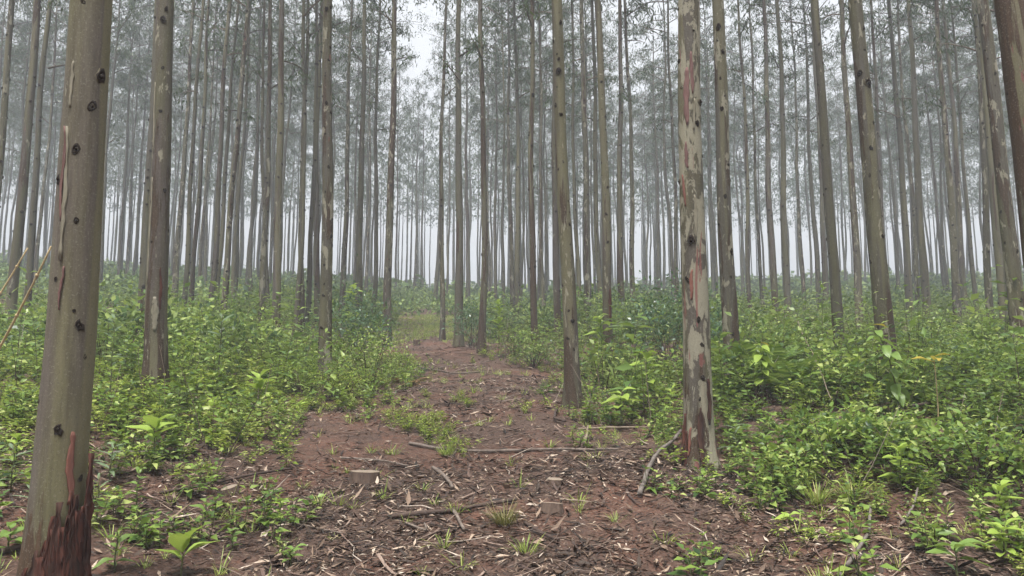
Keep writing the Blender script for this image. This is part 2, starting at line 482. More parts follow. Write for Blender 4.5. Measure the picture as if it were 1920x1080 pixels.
# ------------------------------------------------------------------ eucalyptus trees
TREE_H = 21.0
def trunk_profile(h, H):
    t = np.clip(1 - h / (H + 1.0), 0.02, 1) ** 0.92
    return t / ((1 - 1.3 / (H + 1.0)) ** 0.92) * (1 + 0.42 * np.exp(-np.maximum(h, 0) / 0.24) + 0.08 * np.exp(-np.maximum(h, 0) / 1.2))

def trunk_mesh(name, D, H, mat, ns=16, nr=40, seed=0, wob=0.035, swell=0.03, extra=None):
    r = np.random.default_rng(seed)
    h = np.concatenate([[-0.35], H * (np.linspace(0, 1, nr) ** 1.6)])
    ph = r.uniform(0, 6.28, 6)
    th = np.linspace(0, 2 * np.pi, ns, endpoint=False)
    rad = 0.5 * D * trunk_profile(h, H)
    # old branch collars make the stem slightly lumpy
    HH, TT = np.meshgrid(h, th, indexing='ij')
    lump = swell * (np.sin(HH * 2.1 + 2 * TT + ph[0]) * 0.5 + np.sin(HH * 4.7 - TT + ph[1]) * 0.35 + np.sin(HH * 9.1 + 3 * TT + ph[2]) * 0.3)
    foot = 0.10 * np.exp(-np.maximum(HH, 0) / 0.25) * np.sin(4 * TT + ph[3])
    RR = rad[:, None] * (1 + lump + foot)
    ax = wob * (np.sin(h * 0.55 + ph[4]) - math.sin(ph[4])) + wob * 0.3 * (np.sin(h * 1.7 + ph[5]) - math.sin(ph[5]))
    ay = wob * (np.cos(h * 0.48 + ph[5]) - math.cos(ph[5]))
    V = np.stack([ax[:, None] + RR * np.cos(TT), ay[:, None] + RR * np.sin(TT), HH], -1)
    k = len(h)
    i = np.arange(k - 1)[:, None] * ns; j = np.arange(ns)[None]; j2 = (j + 1) % ns
    Q = np.stack([i + j, i + j2, i + ns + j2, i + ns + j], -1).reshape(-1, 4)
    Vf = np.concatenate([V.reshape(-1, 3), [[ax[-1], ay[-1], H + 0.05]]])
    jj = np.arange(ns)
    T = np.stack([np.full(ns, len(Vf) - 1), (k - 1) * ns + jj, (k - 1) * ns + (jj + 1) % ns], -1)
    a = Acc(); a.add(Vf, T, Q)
    fx = lambda z: np.interp(z, h, ax); fy = lambda z: np.interp(z, h, ay); fr = lambda z: np.interp(z, h, rad)
    return a.mesh(name, [mat]), fx, fy, fr

def crown_mesh(seed, nb=34, per=150, h0=8.6, H=TREE_H, leaf=(0.19, 0.042), width=1.9):
    """Slender crown: rising limbs that end in hanging sprays of narrow leaves, a few stray sprays lower on the stem."""
    r = np.random.default_rng(seed)
    a = Acc()
    P, Dn, Nn, Ls, Ws = [], [], [], [], []
    zs = h0 + (H - h0) * (np.arange(nb) + r.random(nb)) / nb
    low = r.uniform(7.0, h0, 3)
    for q, z0 in enumerate(np.concatenate([zs, low])):
        az = q * 2.4 + r.uniform(-0.5, 0.5)
        f = (z0 - h0) / (H - h0)
        is_low = q >= nb
        ln = (width * (0.55 + 0.75 * math.sin(math.pi * min(max(f, 0), 1) ** 0.75)) * r.uniform(0.65, 1.2)) if not is_low else r.uniform(0.5, 1.1)
        if f > 0.93: ln *= 0.6
        up = r.uniform(0.35, 0.8)
        d0 = np.array([math.cos(az), math.sin(az), up])
        t = np.linspace(0, 1, 5)[:, None]
        pts = np.array([0, 0, z0]) + d0 * ln * t + np.array([0, 0, -0.28 * ln]) * t ** 2.2
        tube(a, pts, np.linspace(0.030, 0.007, 5), 3, 1, cap=False)
        n = int(per * (0.35 + ln / width) * r.uniform(0.6, 1.25)) if not is_low else int(r.uniform(25, 55))
        # clumps of leaves round several twig ends
        nc = max(2, int(2 + ln * 2))
        ct = r.uniform(0.35, 1.05, nc)
        cc = np.stack([np.interp(ct, t[:, 0], pts[:, k]) for k in range(3)], -1) + r.normal(0, 0.16 * ln, (nc, 3)) * [1, 1, 0.7]
        for c in cc:
            tube(a, [pts[2] * 0.5 + pts[3] * 0.5, c], [0.006, 0.003], 3, 1, cap=False)
        w = r.integers(0, nc, n)
        P.append(cc[w] + r.normal(0, 0.13, (n, 3)) * [1, 1, 1.15])
        d = np.stack([r.normal(0, 0.55, n), r.normal(0, 0.55, n), -r.uniform(0.2, 1.2, n)], -1)
        Dn.append(d); Nn.append(r.normal(0, 1, (n, 3)))
        s = r.uniform(0.65, 1.3, n)
        Ls.append(leaf[0] * s); Ws.append(leaf[1] * s)
    leaves(a, np.concatenate(P), np.concatenate(Dn), np.concatenate(Nn), np.concatenate(Ls), np.concatenate(Ws), 'diamond', 0.1)
    return a.mesh('crown', [M['crown_leaf'], M['twig']])

THIN_CROWNS = [crown_mesh(140 + k, nb=20, per=20, h0=10.5 + 0.7 * (k % 3), width=1.45) for k in range(4)]  # near crowns above the view, leaves thinned so more light reaches the ground
CROWNS = [crown_mesh(100 + k, nb=22 + 3 * (k % 3), per=108, h0=11.0 + 0.7 * (k % 4), width=1.7 + 0.15 * (k % 4)) for k in range(8)]

def knot_mesh(seed=0):
    """A healed branch scar: a raised lip round a dark hollow with a broken stub. Points along +X."""
    a = Acc()
    ns = 10
    th = np.linspace(0, 2 * np.pi, ns, endpoint=False)
    rings = [(1.25, -0.35), (1.0, 0.28), (0.72, 0.42), (0.50, 0.20), (0.34, 0.16)]
    rk = np.random.default_rng(seed); jit = 1 + rk.normal(0, 0.16, ns)
    V = np.array([[x * (1 + rk.normal(0, 0.2)), rr * jit[i] * math.cos(t), rr * jit[i] * math.sin(t) * 1.25 + 0.25 * x] for rr, x in rings for i, t in enumerate(th)])
    Q = [[i * ns + j, i * ns + (j + 1) % ns, (i + 1) * ns + (j + 1) % ns, (i + 1) * ns + j] for i in range(4) for j in range(ns)]
    QM = np.array([0] * ns + [1] * (3 * ns))
    a.add(V, None, np.array(Q), QM=QM)
    tube(a, [[0.1, 0, -0.05], [0.55, 0, 0.05], [0.8, 0.05, 0.2]], [0.38, 0.30, 0.12], 6, 1)
    return a.mesh('branch_knot', [M['knot_lip'], M['knot']])
KNOTS = [knot_mesh(k) for k in range(5)]
KNOT_PROTO = None
def knot_arrays():
    a = Acc(); th = np.linspace(0, 2 * np.pi, 6, endpoint=False)
    V = np.array([[x, rr * math.cos(t), rr * math.sin(t)] for rr, x in ((1.1, -0.3), (0.8, 0.4)) for t in th] + [[0.25, 0, 0]])
    Q = [[j, (j + 1) % 6, 6 + (j + 1) % 6, 6 + j] for j in range(6)]
    T = [[6 + j, 6 + (j + 1) % 6, 12] for j in range(6)]
    a.add(V, np.array(T), np.array(Q))
    return a.get()
KNOT_PROTO = knot_arrays()

ALL_TREES = []          # (x, y) of every stem, so that scattered ones keep off

def bark_strip(name, trunk, fns, th0, z0, z1, wid, lift, mat, seed=0, curl=0.0, rag=0.25):
    """A piece of bark that follows the stem, with real thickness; its top or edge may stand off."""
    fx, fy, fr = fns
    r = np.random.default_rng(seed)
    nz, nt = 14, 6
    z = np.linspace(z0, z1, nz)
    drift = np.cumsum(r.normal(0, 0.05, nz))
    t = np.linspace(-0.5, 0.5, nt)
    el = np.clip(np.sin(np.linspace(0.12, math.pi - 0.12, nz)) ** 0.5 + r.normal(0, rag, nz) * 0.5, 0.25, 1.2)
    rad = fr(z) * 1.02 + 0.0
    ang = th0 + drift[:, None] * 0.5 + (wid / np.maximum(rad, 0.03))[:, None] * el[:, None] * (t[None] + r.normal(0, 0.03, (nz, nt)))
    off = lift * (1 + r.normal(0, 0.25, (nz, nt))) + curl * (np.abs(t[None]) * 2) ** 2 * np.linspace(0.3, 1, nz)[:, None]
    def shell(o):
        rr = rad[:, None] * 1.03 + o
        return np.stack([fx(z)[:, None] + rr * np.cos(ang), fy(z)[:, None] + rr * np.sin(ang), z[:, None] + 0 * ang], -1).reshape(-1, 3)
    A = shell(off); B = shell(np.minimum(off - 0.008, off * 0.0 - 0.01) if curl == 0 else off - 0.006)
    n = nz * nt
    i = (np.arange(nz - 1)[:, None] * nt + np.arange(nt - 1)[None]).reshape(-1, 1)
    Qa = np.concatenate([i, i + 1, i + nt + 1, i + nt], 1)
    Qb = np.concatenate([i + n, i + nt + n, i + nt + 1 + n, i + 1 + n], 1)
    loop = list(range(nt)) + [k * nt + nt - 1 for k in range(1, nz)] + [n - 1 - k for k in range(1, nt)] + [k * nt for k in range(nz - 2, 0, -1)]
    Qs = np.array([[loop[k], loop[k - 1], loop[k - 1] + n, loop[k] + n] for k in range(len(loop))])
    a = Acc(); a.add(np.concatenate([A, B]), None, np.concatenate([Qa, Qb, Qs]))
    return obj(name, a.mesh(name, [mat], True), trunk)

def hand_tree(xb, yb, xt, w, label, short, mat, knots, yref=600, seed=0, near=False):
    B = G(xb, yb)
    depth = B[1]
    D = min(max(w * depth / FPX * 0.90, 0.15), 0.30)
    d = ray(xt, 0)
    t = B[1] / d[1]
    Tp = np.array([d[0] * t, B[1], CAM_Z + d[2] * t])
    lean = math.atan2(Tp[0] - B[0], Tp[2] - B[2])
    r = np.random.default_rng(1000 + seed)
    H = TREE_H + r.uniform(-1.2, 1.4)
    e = empty('eucalyptus_tree', B, label, 'tree', 'eucalyptus trees of the plantation')
    e.rotation_euler = (r.normal(0, 0.006), lean, 0)
    ns = int(min(max(w * 0.9, 10), 40)); nr = 90 if w > 30 else (50 if w > 14 else 26)
    me, fx, fy, fr = trunk_mesh('trunk', D, H, M[mat], ns, nr, seed, wob=0.03 if w > 14 else 0.05)
    tr = obj('trunk', me, e)
    cr = obj('crown', THIN_CROWNS[seed % 4] if depth < 24 else CROWNS[seed % len(CROWNS)], e)
    cr.rotation_euler = (0, 0, r.uniform(0, 6.28)); s = H / TREE_H
    nar = 0.6 if 735 < xb < 850 else 1.0
    cr.scale = (s * nar * r.uniform(0.9, 1.15), s * nar * r.uniform(0.9, 1.15), s)
    ALL_TREES.append((B[0], B[1]))
    top = min(H * 0.55, 0.43 * depth + 2.5)
    if near:
        knots = int(knots * 1.25); zz = np.sort(0.45 + (top - 0.45) * (np.arange(knots) + r.random(knots)) / knots)
        for q, z in enumerate(zz):
            # the camera side carries the scars one can see; the others go round the stem
            th = math.atan2(-B[1], -B[0]) + r.uniform(-1.35, 1.35) if q % 4 else r.uniform(0, 6.28)
            k = obj('branch_knot', KNOTS[int(r.integers(0, 5))], tr)
            rr = fr(z)
            k.location = (fx(z) + rr * 0.97 * math.cos(th), fy(z) + rr * 0.97 * math.sin(th), z)
            k.rotation_euler = (r.uniform(-0.3, 0.3), 0, th)
            sz = 0.017 * math.exp(r.normal(0, 0.38)) * (0.75 if w > 60 else 0.92)
            k.scale = (sz, sz, sz * r.uniform(0.8, 1.4))
    elif knots:
        a = Acc(); n = knots * 3
        z = r.uniform(0.5, top, n); th = r.uniform(0, 6.28, n); rr = fr(z)
        a.copies(KNOT_PROTO, np.stack([fx(z) + rr * np.cos(th), fy(z) + rr * np.sin(th), z], -1), th, r.uniform(0.022, 0.040, n))
        obj('branch_scars', a.mesh('branch_scars', [M['knot']]), tr, kind='stuff')
    return e, tr, (fx, fy, fr)

# foot x, foot y, x at the top edge, width; the landmarks carry a short name that the labels of the others lean on
LAND = [
 # xb, yb, xt, w, label, short, material, knots
 (88, 1165, 158, 90, 'thick grey-olive eucalyptus in front with torn red bark hanging at its foot', 'torn-bark tree', 'bark_grey', 18),
 (291, 742, 318, 41, 'lilac-brown eucalyptus with a cream patch low down, behind the big-leaved bright seedling', 'lilac tree', 'bark_lilac', 24),
 (517, 642, 523, 17, 'smooth eucalyptus with brown-sided pale trunk and dark scuffed foot among shrubs', 'scuffed-foot tree', 'bark_lilac', 22),
 (609, 732, 617, 25, 'patchy brown and cream eucalyptus rising from the weeds beside the path', 'weed-ringed tree', 'bark', 30),
 (726, 650, 738, 17, 'straight eucalyptus where the path bends, next to the green bush', 'path-bend tree', 'bark', 24),
 (860, 650, 862, 17, 'dark slim eucalyptus just behind the dirt path, dark shrub beside its foot', 'dark-stemmed tree', 'bark_olive', 24),
 (903, 662, 903, 14, 'thin eucalyptus with brown lower trunk at the end of the bare path', 'brown-shanked tree', 'bark_brown', 24),
 (1074, 762, 1050, 29, 'eucalyptus with pale grey lower trunk standing at the edge of the path', 'pale-shanked tree', 'bark_lilac', 26),
 (1142, 697, 1120, 19, 'eucalyptus with a dark red scar behind the broad-leaved shrub', 'red-scarred tree', 'bark_lilac', 24),
 (1312, 872, 1278, 53, 'flaking cream and red eucalyptus with brown foot beside the leaning grey branch', 'flaking tree', 'bark_flaky', 20),
 (1376, 728, 1345, 31, 'two-toned brown and cream eucalyptus just behind the flaking cream and red one', 'two-toned tree', 'bark', 26),
 (1574, 684, 1530, 21, 'eucalyptus with dark knots and foot hidden in weeds, near the fern clump', 'fern-side tree', 'bark_olive', 26),
 (1669, 724, 1611, 35, 'eucalyptus with red-brown foot rising behind a drooping broad-leaved sapling', 'brown-footed tree', 'bark', 24),
 (1917, 700, 1844, 29, 'leaning eucalyptus with cream blotch at the edge of the picture on the right', 'edge tree', 'bark', 22),
 (2018, 900, 1906, 80, 'maroon-brown trunk leaning into the upper right corner', 'corner tree', 'bark_maroon', 14),
]
MID = [
 (-28, 640, 20, 16), (16, 645, 68, 20), (43, 628, 95, 14), (66, 560, 111, 8), (262, 660, 292, 19),
 (183, 565, 222, 9), (221, 545, 250, 8), (236, 540, 268, 7), (250, 540, 285, 8), (325, 592, 362, 12),
 (343, 606, 382, 10), (357, 602, 394, 10), (372, 572, 407, 7), (392, 608, 434, 12), (403, 600, 446, 9),
 (416, 634, 461, 13), (437, 590, 472, 9), (470, 575, 490, 8), (489, 628, 509, 13), (502, 602, 497, 9),
 (556, 628, 568, 11), (566, 626, 577, 8), (576, 626, 594, 11), (595, 618, 604, 13), (640, 600, 660, 12),
 (662, 566, 672, 6), (672, 622, 684, 15), (687, 580, 697, 7), (699, 612, 710, 10), (742, 566, 750, 5),
 (777, 566, 786, 8), (792, 567, 799, 5), (817, 582, 836, 9), (829, 638, 838, 8), (839, 574, 846, 5),
 (876, 584, 872, 11), (918, 584, 914, 6), (931, 594, 932, 7), (946, 594, 944, 6), (961, 612, 953, 10),
 (973, 616, 966, 12), (1005, 662, 997, 13), (1020, 612, 1011, 8), (1047, 642, 1041, 15), (1087, 612, 1072, 9),
 (1101, 622, 1090, 15), (1127, 606, 1110, 12), (1168, 618, 1162, 14), (1188, 607, 1172, 11), (1237, 584, 1222, 8),
 (1246, 572, 1233, 8), (1268, 604, 1250, 9), (1337, 584, 1318, 7), (1406, 612, 1384, 9), (1432, 602, 1408, 8),
 (1458, 622, 1432, 14), (1480, 617, 1456, 14), (1508, 592, 1484, 9), (1537, 592, 1508, 11), (1552, 594, 1522, 13),
 (1613, 638, 1577, 15), (1668, 610, 1634, 10), (1709, 607, 1665, 14), (1722, 597, 1682, 10), (1741, 618, 1702, 16),
 (1775, 574, 1722, 8), (1796, 622, 1755, 15), (1812, 607, 1770, 12), (1832, 602, 1788, 9), (1860, 642, 1823, 14),
 (1889, 648, 1836, 20), (1950, 640, 1862, 12),
]
ORD = ['first', 'second', 'third', 'fourth', 'fifth', 'sixth', 'seventh', 'eighth', 'ninth', 'tenth', 'eleventh', 'twelfth', 'thirteenth', 'fourteenth', 'fifteenth', 'sixteenth', 'seventeenth', 'eighteenth', 'nineteenth', 'twentieth'] + [f'{k}th' for k in range(21, 60)]
BARKS = ['bark', 'bark_olive', 'bark_brown', 'bark', 'bark_lilac', 'bark_olive']
landmarks = {}
for i, (xb, yb, xt, w, lab, short, mat, kn) in enumerate(LAND):
    landmarks[short] = hand_tree(xb, yb, xt, w, lab, short, mat, kn, seed=i, near=True)
lx = sorted((G(a[0], a[1])[0] / G(a[0], a[1])[1], a[5]) for a in LAND)
def interval(x, y):
    q = x / y
    k = sum(1 for v, _ in lx if v < q)
    return (lx[k - 1][1] if k > 0 else None), (lx[k][1] if k < len(lx) else None)
def between(iv):
    if iv[0] is None: return 'left of the ' + iv[1]
    if iv[1] is None: return 'right of the ' + iv[0]
    return f'between the {iv[0]} and the {iv[1]}'
mids = sorted(MID, key=lambda a: a[0])
buckets = {}
for m in mids:
    g = G(m[0], m[1]); buckets.setdefault(interval(g[0], g[1]), []).append(m)
n_mid = 0
for iv, lst in buckets.items():
    lst.sort(key=lambda m: G(m[0], m[1])[0] / G(m[0], m[1])[1])
    for k, m in enumerate(lst):
        size = 'sturdy' if m[3] >= 14 else ('slim' if m[3] >= 9 else 'thin')
        lab = f'{size} clear eucalyptus, {ORD[k]} from left {between(iv)}' if len(lst) > 1 else f'{size} eucalyptus, only clear trunk {between(iv)}'
        hand_tree(*m, lab, '', BARKS[(n_mid * 7 + 3) % 6], 9 if m[3] > 8 else 5, seed=40 + n_mid)
        n_mid += 1

# bark that hangs, flakes or has come away
e, tr, fn = landmarks['torn-bark tree']
face = -math.pi / 2 + 0.45
rs = np.random.default_rng(44)
TORN = []
for q in range(22):
    f = (q + rs.random()) / 22                       # 0 at the middle of the stem, 1 at its right flank
    TORN.append((-0.35 + 1.75 * f, -0.1, 0.20 + 0.60 * f ** 0.7 * rs.uniform(0.62, 1.12), rs.uniform(0.022, 0.046), 0.004 + 0.014 * rs.random() + 0.010 * f, 'red_bark' if q % 3 else 'dark_bark', rs.uniform(0.003, 0.012)))
for q, (dt, z0, z1, wd, lf, mt, cu) in enumerate(TORN + [
    (0.62, 0.55, 0.90, 0.026, 0.006, 'orange_wound', 0.0), (-0.45, -0.05, 0.30, 0.026, 0.006, 'cream_bark', 0.0), (0.2, 0.02, 0.2, 0.02, 0.034, 'cream_bark', 0.004),
    (-0.40, 1.75, 2.45, 0.020, 0.002, 'cream_bark', 0.0), (-0.52, 1.95, 2.45, 0.013, 0.004, 'pink_bark', 0.004), (-0.30, 1.50, 1.72, 0.009, 0.002, 'pink_bark', 0.0),
    (-0.45, 2.55, 2.80, 0.016, 0.001, 'cream_bark', 0.0)]):
    bark_strip('bark_strip', tr, fn, face + dt - 0.15, z0, z1, wd, lf, M[mt], 300 + q, cu, 0.5)
e, tr, fn = landmarks['flaking tree']
face = -math.pi / 2 - 0.2
for q, (dt, z0, z1, wd, lf, mt, cu) in enumerate([
    (-0.75, -0.05, 0.30, 0.035, 0.01, 'red_bark', 0.01), (-1.0, -0.05, 0.45, 0.03, 0.012, 'red_bark', 0.012), (-0.62, 0.08, 0.33, 0.02, 0.012, 'orange_wound', 0.0), (-0.35, 1.45, 1.72, 0.028, 0.004, 'orange_wound', 0.0),
    (-0.2, 3.05, 3.6, 0.05, 0.004, 'pink_bark', 0.0), (0.25, 3.35, 3.75, 0.028, 0.004, 'pink_bark', 0.0), (-0.3, 2.65, 2.9, 0.03, 0.004, 'pink_bark', 0.0), (-0.55, 2.3, 2.6, 0.02, 0.004, 'orange_wound', 0.0),
    (0.15, 2.0, 2.4, 0.025, 0.004, 'cream_bark', 0.006), (0.3, 3.0, 3.3, 0.02, 0.005, 'cream_bark', 0.008), (0.6, 0.35, 0.75, 0.035, 0.008, 'dark_bark', 0.012), (0.1, 0.0, 0.5, 0.05, 0.006, 'dark_bark', 0.008)]):
    bark_strip('bark_flake', tr, fn, face + dt, z0, z1, wd, lf, M[mt], 340 + q, cu)
e, tr, fn = landmarks['red-scarred tree']
bark_strip('bark_scar', tr, fn, -1.1, 0.95, 1.55, 0.06, 0.006, M['red_bark'], 371)
e, tr, fn = landmarks['lilac tree']
for q, (dt, z0, z1, wd, mt) in enumerate([(0.25, 0.75, 1.15, 0.07, 'cream_bark'), (0.7, 1.0, 1.5, 0.03, 'red_bark'), (-0.6, 1.3, 2.6, 0.018, 'cream_bark'), (-0.55, 2.9, 3.8, 0.02, 'cream_bark')]):
    bark_strip('bark_flake', tr, fn, -math.pi / 2 + 0.5 + dt - 0.45, z0, z1, wd, 0.003, M[mt], 380 + q)
e, tr, fn = landmarks['corner tree']
bark_strip('bark_flake', tr, fn, -math.pi / 2 - 0.5, 2.75, 3.15, 0.06, 0.003, M['cream_bark'], 390)

# ------------------------------------------------------------------ the rows behind
def rows():
    out = []
    yy = 27.0
    r = np.random.default_rng(77)
    k = 0
    while yy < 112:
        half = 0.74 * yy + 4
        xx = -half + (k % 2) * 1.1
        while xx < half:
            x = xx + r.normal(0, 0.35); y = yy + r.normal(0, 0.45)
            out.append((x, y)); xx += 3.6
        yy += 3.9; k += 1
    keep = []
    T = np.array(ALL_TREES)
    for x, y in out:
        if np.min(np.hypot(T[:, 0] - x, (T[:, 1] - y) * 0.8)) < 1.7: continue
        if y < 72 and abs(x - (-0.114 * y)) < 4.0: continue
        if y < 62 and abs(x - 0.428 * y) < 2.9: continue
        if y < 56 and abs(x - 0.162 * y) < 2.0: continue
        if y < 40 and r.random() < 0.45: continue
        if y > 68 and r.random() < 0.22: continue
        keep.append((x, y))
    return sorted(keep, key=lambda p: p[1])
ROWS = rows()
N_NEAR = 300 - len(ALL_TREES)
FAR_TRUNKS = [trunk_mesh('trunk', 0.21, TREE_H, M['bark_far'], 10, 22, 600 + k, wob=0.10)[0] for k in range(8)]
r = np.random.default_rng(5)
far_bucket = {}
for i, (x, y) in enumerate(ROWS[:N_NEAR]):
    far_bucket.setdefault((interval(x, y), 'grey' if y < 45 else ('misty' if y < 58 else 'dim')), []).append((x / y, i))
far_label = {}
for (iv, dist), lst in far_bucket.items():
    for k, (_, i) in enumerate(sorted(lst)):
        far_label[i] = f'{ORD[k]} {dist} eucalyptus from left in rows behind, {between(iv)}' if len(lst) > 1 else f'only {dist} eucalyptus in rows behind, {between(iv)}'
for i, (x, y) in enumerate(ROWS[:N_NEAR]):
    z = float(ground_z(x, y))
    e = empty('eucalyptus_tree', (x, y, z), far_label[i], 'tree', 'eucalyptus trees of the plantation')
    e.rotation_euler = (r.normal(0, 0.008), r.normal(0, 0.013), 0)
    t = obj('trunk', FAR_TRUNKS[i % 8], e)
    s = r.uniform(0.78, 1.22); hs = r.uniform(0.92, 1.1)
    t.scale = (s, s, hs); t.rotation_euler.z = r.uniform(0, 6.28)
    c = obj('crown', CROWNS[(i * 5 + 1) % 8], e)
    c.scale = (hs * r.uniform(0.9, 1.15), hs * r.uniform(0.9, 1.15), hs); c.rotation_euler.z = r.uniform(0, 6.28)

def far_forest():
    a = Acc(); r = np.random.default_rng(8)
    protos = []
    for k in range(5):
        b = Acc()
        h = np.array([-0.3, 0.4, 5, 10, 15, 20.5])
        tube(b, np.stack([0.06 * np.sin(h + k), 0.05 * np.cos(h * 0.7 + k), h], -1), 0.105 * trunk_profile(h, TREE_H), 6, 1, cap=False)
        n = 380
        z = r.uniform(10.5, 21.3, n); f = (z - 10.5) / 10.8
        rad = 1.9 * (0.5 + 0.6 * np.sin(np.pi * f ** 0.75)) * np.sqrt(r.random(n))
        # grouped in a few dozen clumps
        nc = 40; cz = r.uniform(11, 21, nc); ca = r.uniform(0, 6.28, nc); cr = 1.7 * np.sqrt(r.random(nc)) * (0.55 + 0.6 * np.sin(np.pi * ((cz - 10.5) / 10.8) ** 0.75))
        w = r.integers(0, nc, n)
        P = np.stack([cr[w] * np.cos(ca[w]), cr[w] * np.sin(ca[w]), cz[w]], -1) + r.normal(0, 0.33, (n, 3))
        leaves(b, P, np.stack([r.normal(0, .6, n), r.normal(0, .6, n), -r.uniform(.2, 1, n)], -1), r.normal(0, 1, (n, 3)), r.uniform(.3, .55, n), r.uniform(.10, .17, n), 'diamond')
        protos.append(b.get())
    P = np.array(ROWS[N_NEAR:]); P = P[:700]
    pos = np.stack([P[:, 0], P[:, 1], ground_z(P[:, 0], P[:, 1])], -1)
    for k in range(5):
        q = pos[k::5]
        a.copies(protos[k], q, r.uniform(0, 6.28, len(q)), r.uniform(0.9, 1.1, len(q)))
    obj('far_forest', a.mesh('far_forest', [M['crown_leaf'], M['bark_far']]), kind='stuff', label='dim mass of eucalyptus stems fading out in the mist', category='forest')
far_forest()

# ------------------------------------------------------------------ undergrowth
def poly_world(px):
    return np.array([G(*p)[:2] for p in px])
def inside(poly, x, y):
    res = np.zeros(len(x), bool)
    n = len(poly); j = n - 1
    for i in range(n):
        xi, yi = poly[i]; xj, yj = poly[j]
        c = ((yi > y) != (yj > y)) & (x < (xj - xi) * (y - yi) / (yj - yi + 1e-12) + xi)
        res ^= c; j = i
    return res
BARE = poly_world([(-500, 1300), (-350, 940), (-40, 905), (190, 905), (400, 905), (520, 850), (600, 800), (680, 768), (745, 738), (772, 700), (768, 655), (790, 632),
                   (850, 640), (872, 668), (960, 690), (1040, 705), (1062, 760), (1110, 830), (1200, 850), (1330, 885), (1430, 930), (1540, 975), (1640, 1000), (1800, 1025), (2200, 1050), (2400, 1300)])
STRIP = poly_world([(735, 760), (800, 735), (850, 748), (868, 800), (905, 850), (860, 872), (800, 835), (745, 790)])
LANE_GRASS = poly_world([(770, 634), (850, 640), (850, 606), (800, 600), (770, 610)])

def frustum_points(n, y0, y1, pad=2.5, r=rng):
    y = np.sqrt(r.uniform(y0 * y0, y1 * y1, n))
    x = r.uniform(-1, 1, n) * (0.72 * y + pad)
    return x, y
def on_ground(x, y, dz=0.0):
    return np.stack([x, y, ground_z(x, y) + dz], -1)
def edge_fuzz(x, y):
    return x + 0.7 * vnoise(x * 1.3, y * 1.3, 21) + 0.5 * vnoise(x * 4, y * 4, 23), y + 0.9 * vnoise(x * 1.1, y * 1.1, 22) + 0.5 * vnoise(x * 4, y * 4, 24)
def is_bare(x, y):
    return inside(BARE, *edge_fuzz(x, y))

def edge_growth(x, y):
    """Weeds stay low near the trodden ground and at the front, and grow taller further back."""
    off = np.abs(x - path_x(y))
    return (0.42 + 0.58 * sstep(4.8, 9.5, y)) * (0.6 + 0.4 * sstep(1.3, 3.0, off)) * (1 + 0.5 * vnoise(x * 0.8, y * 0.8, 61))

def herb(r, n_st=6, h=0.28, leaf=0.035, shape='diamond', m_leaf=0):
    """Fine, many-leaved weed."""
    a = Acc()
    for q in range(n_st):
        az = r.uniform(0, 6.28); ln = h * r.uniform(0.6, 1.25); sp = r.uniform(0.15, 0.75)
        d = np.array([math.cos(az) * sp, math.sin(az) * sp, 1.0])
        t = np.linspace(0, 1, 3)[:, None]
        pts = np.array([math.cos(az), math.sin(az), 0]) * 0.02 + d * ln * t - np.array([0, 0, 0.2 * ln]) * t ** 2
        tube(a, pts, np.linspace(0.0028, 0.0012, 3), 3, 1, cap=False)
        n = int(r.uniform(7, 12))
        tt = r.uniform(0.25, 1.03, n)
        p = np.stack([np.interp(tt, t[:, 0], pts[:, k]) for k in range(3)], -1)
        p += r.normal(0, 0.016, (n, 3))
        la = r.uniform(0, 6.28, n)
        dd = np.stack([np.cos(la), np.sin(la), r.uniform(-0.1, 0.7, n)], -1)
        s = r.uniform(0.6, 1.35, n) * leaf
        leaves(a, p, dd, np.array([0, 0, 1.0]) + r.normal(0, 0.35, (n, 3)), s, s * 0.42, shape, 0.2, m_leaf)
    return a.get()

def weed(r, n_st=4, h=0.5, leaf=0.075, ratio=0.5, shape='folded', pairs=7, tip=True):
    """Upright leafy weed: opposite leaves in pairs, smaller to the top."""
    a = Acc()
    for q in range(n_st):
        az = r.uniform(0, 6.28); ln = h * r.uniform(0.55, 1.2); sp = r.uniform(0.05, 0.5)
        d = np.array([math.cos(az) * sp, math.sin(az) * sp, 1.0])
        t = np.linspace(0, 1, 3)[:, None]
        pts = np.array([math.cos(az), math.sin(az), 0]) * 0.03 + d * ln * t + r.normal(0, 0.012, (3, 3)) * t
        tube(a, pts, np.linspace(0.0045, 0.0018, 3), 3, 1, cap=False)
        n = pairs * 2
        tt = np.repeat(np.linspace(0.22, 1.0, pairs), 2) + r.normal(0, 0.02, n)
        p = np.stack([np.interp(tt, t[:, 0], pts[:, k]) for k in range(3)], -1)
        la = r.uniform(0, 3) + np.repeat(np.arange(pairs) * 1.57, 2) + np.tile([0, math.pi], pairs) + r.normal(0, 0.3, n)
        up = 0.1 + 0.6 * tt + r.normal(0, 0.22, n)
        dd = np.stack([np.cos(la), np.sin(la), up], -1)
        s = leaf * (1.2 - 0.5 * tt) * r.uniform(0.7, 1.25, n)
        leaves(a, p + unit(dd) * 0.012, dd, np.array([0, 0, 1.0]) + r.normal(0, 0.3, (n, 3)), s, s * ratio, shape, r.uniform(0.1, 0.4, n))
    return a.get()

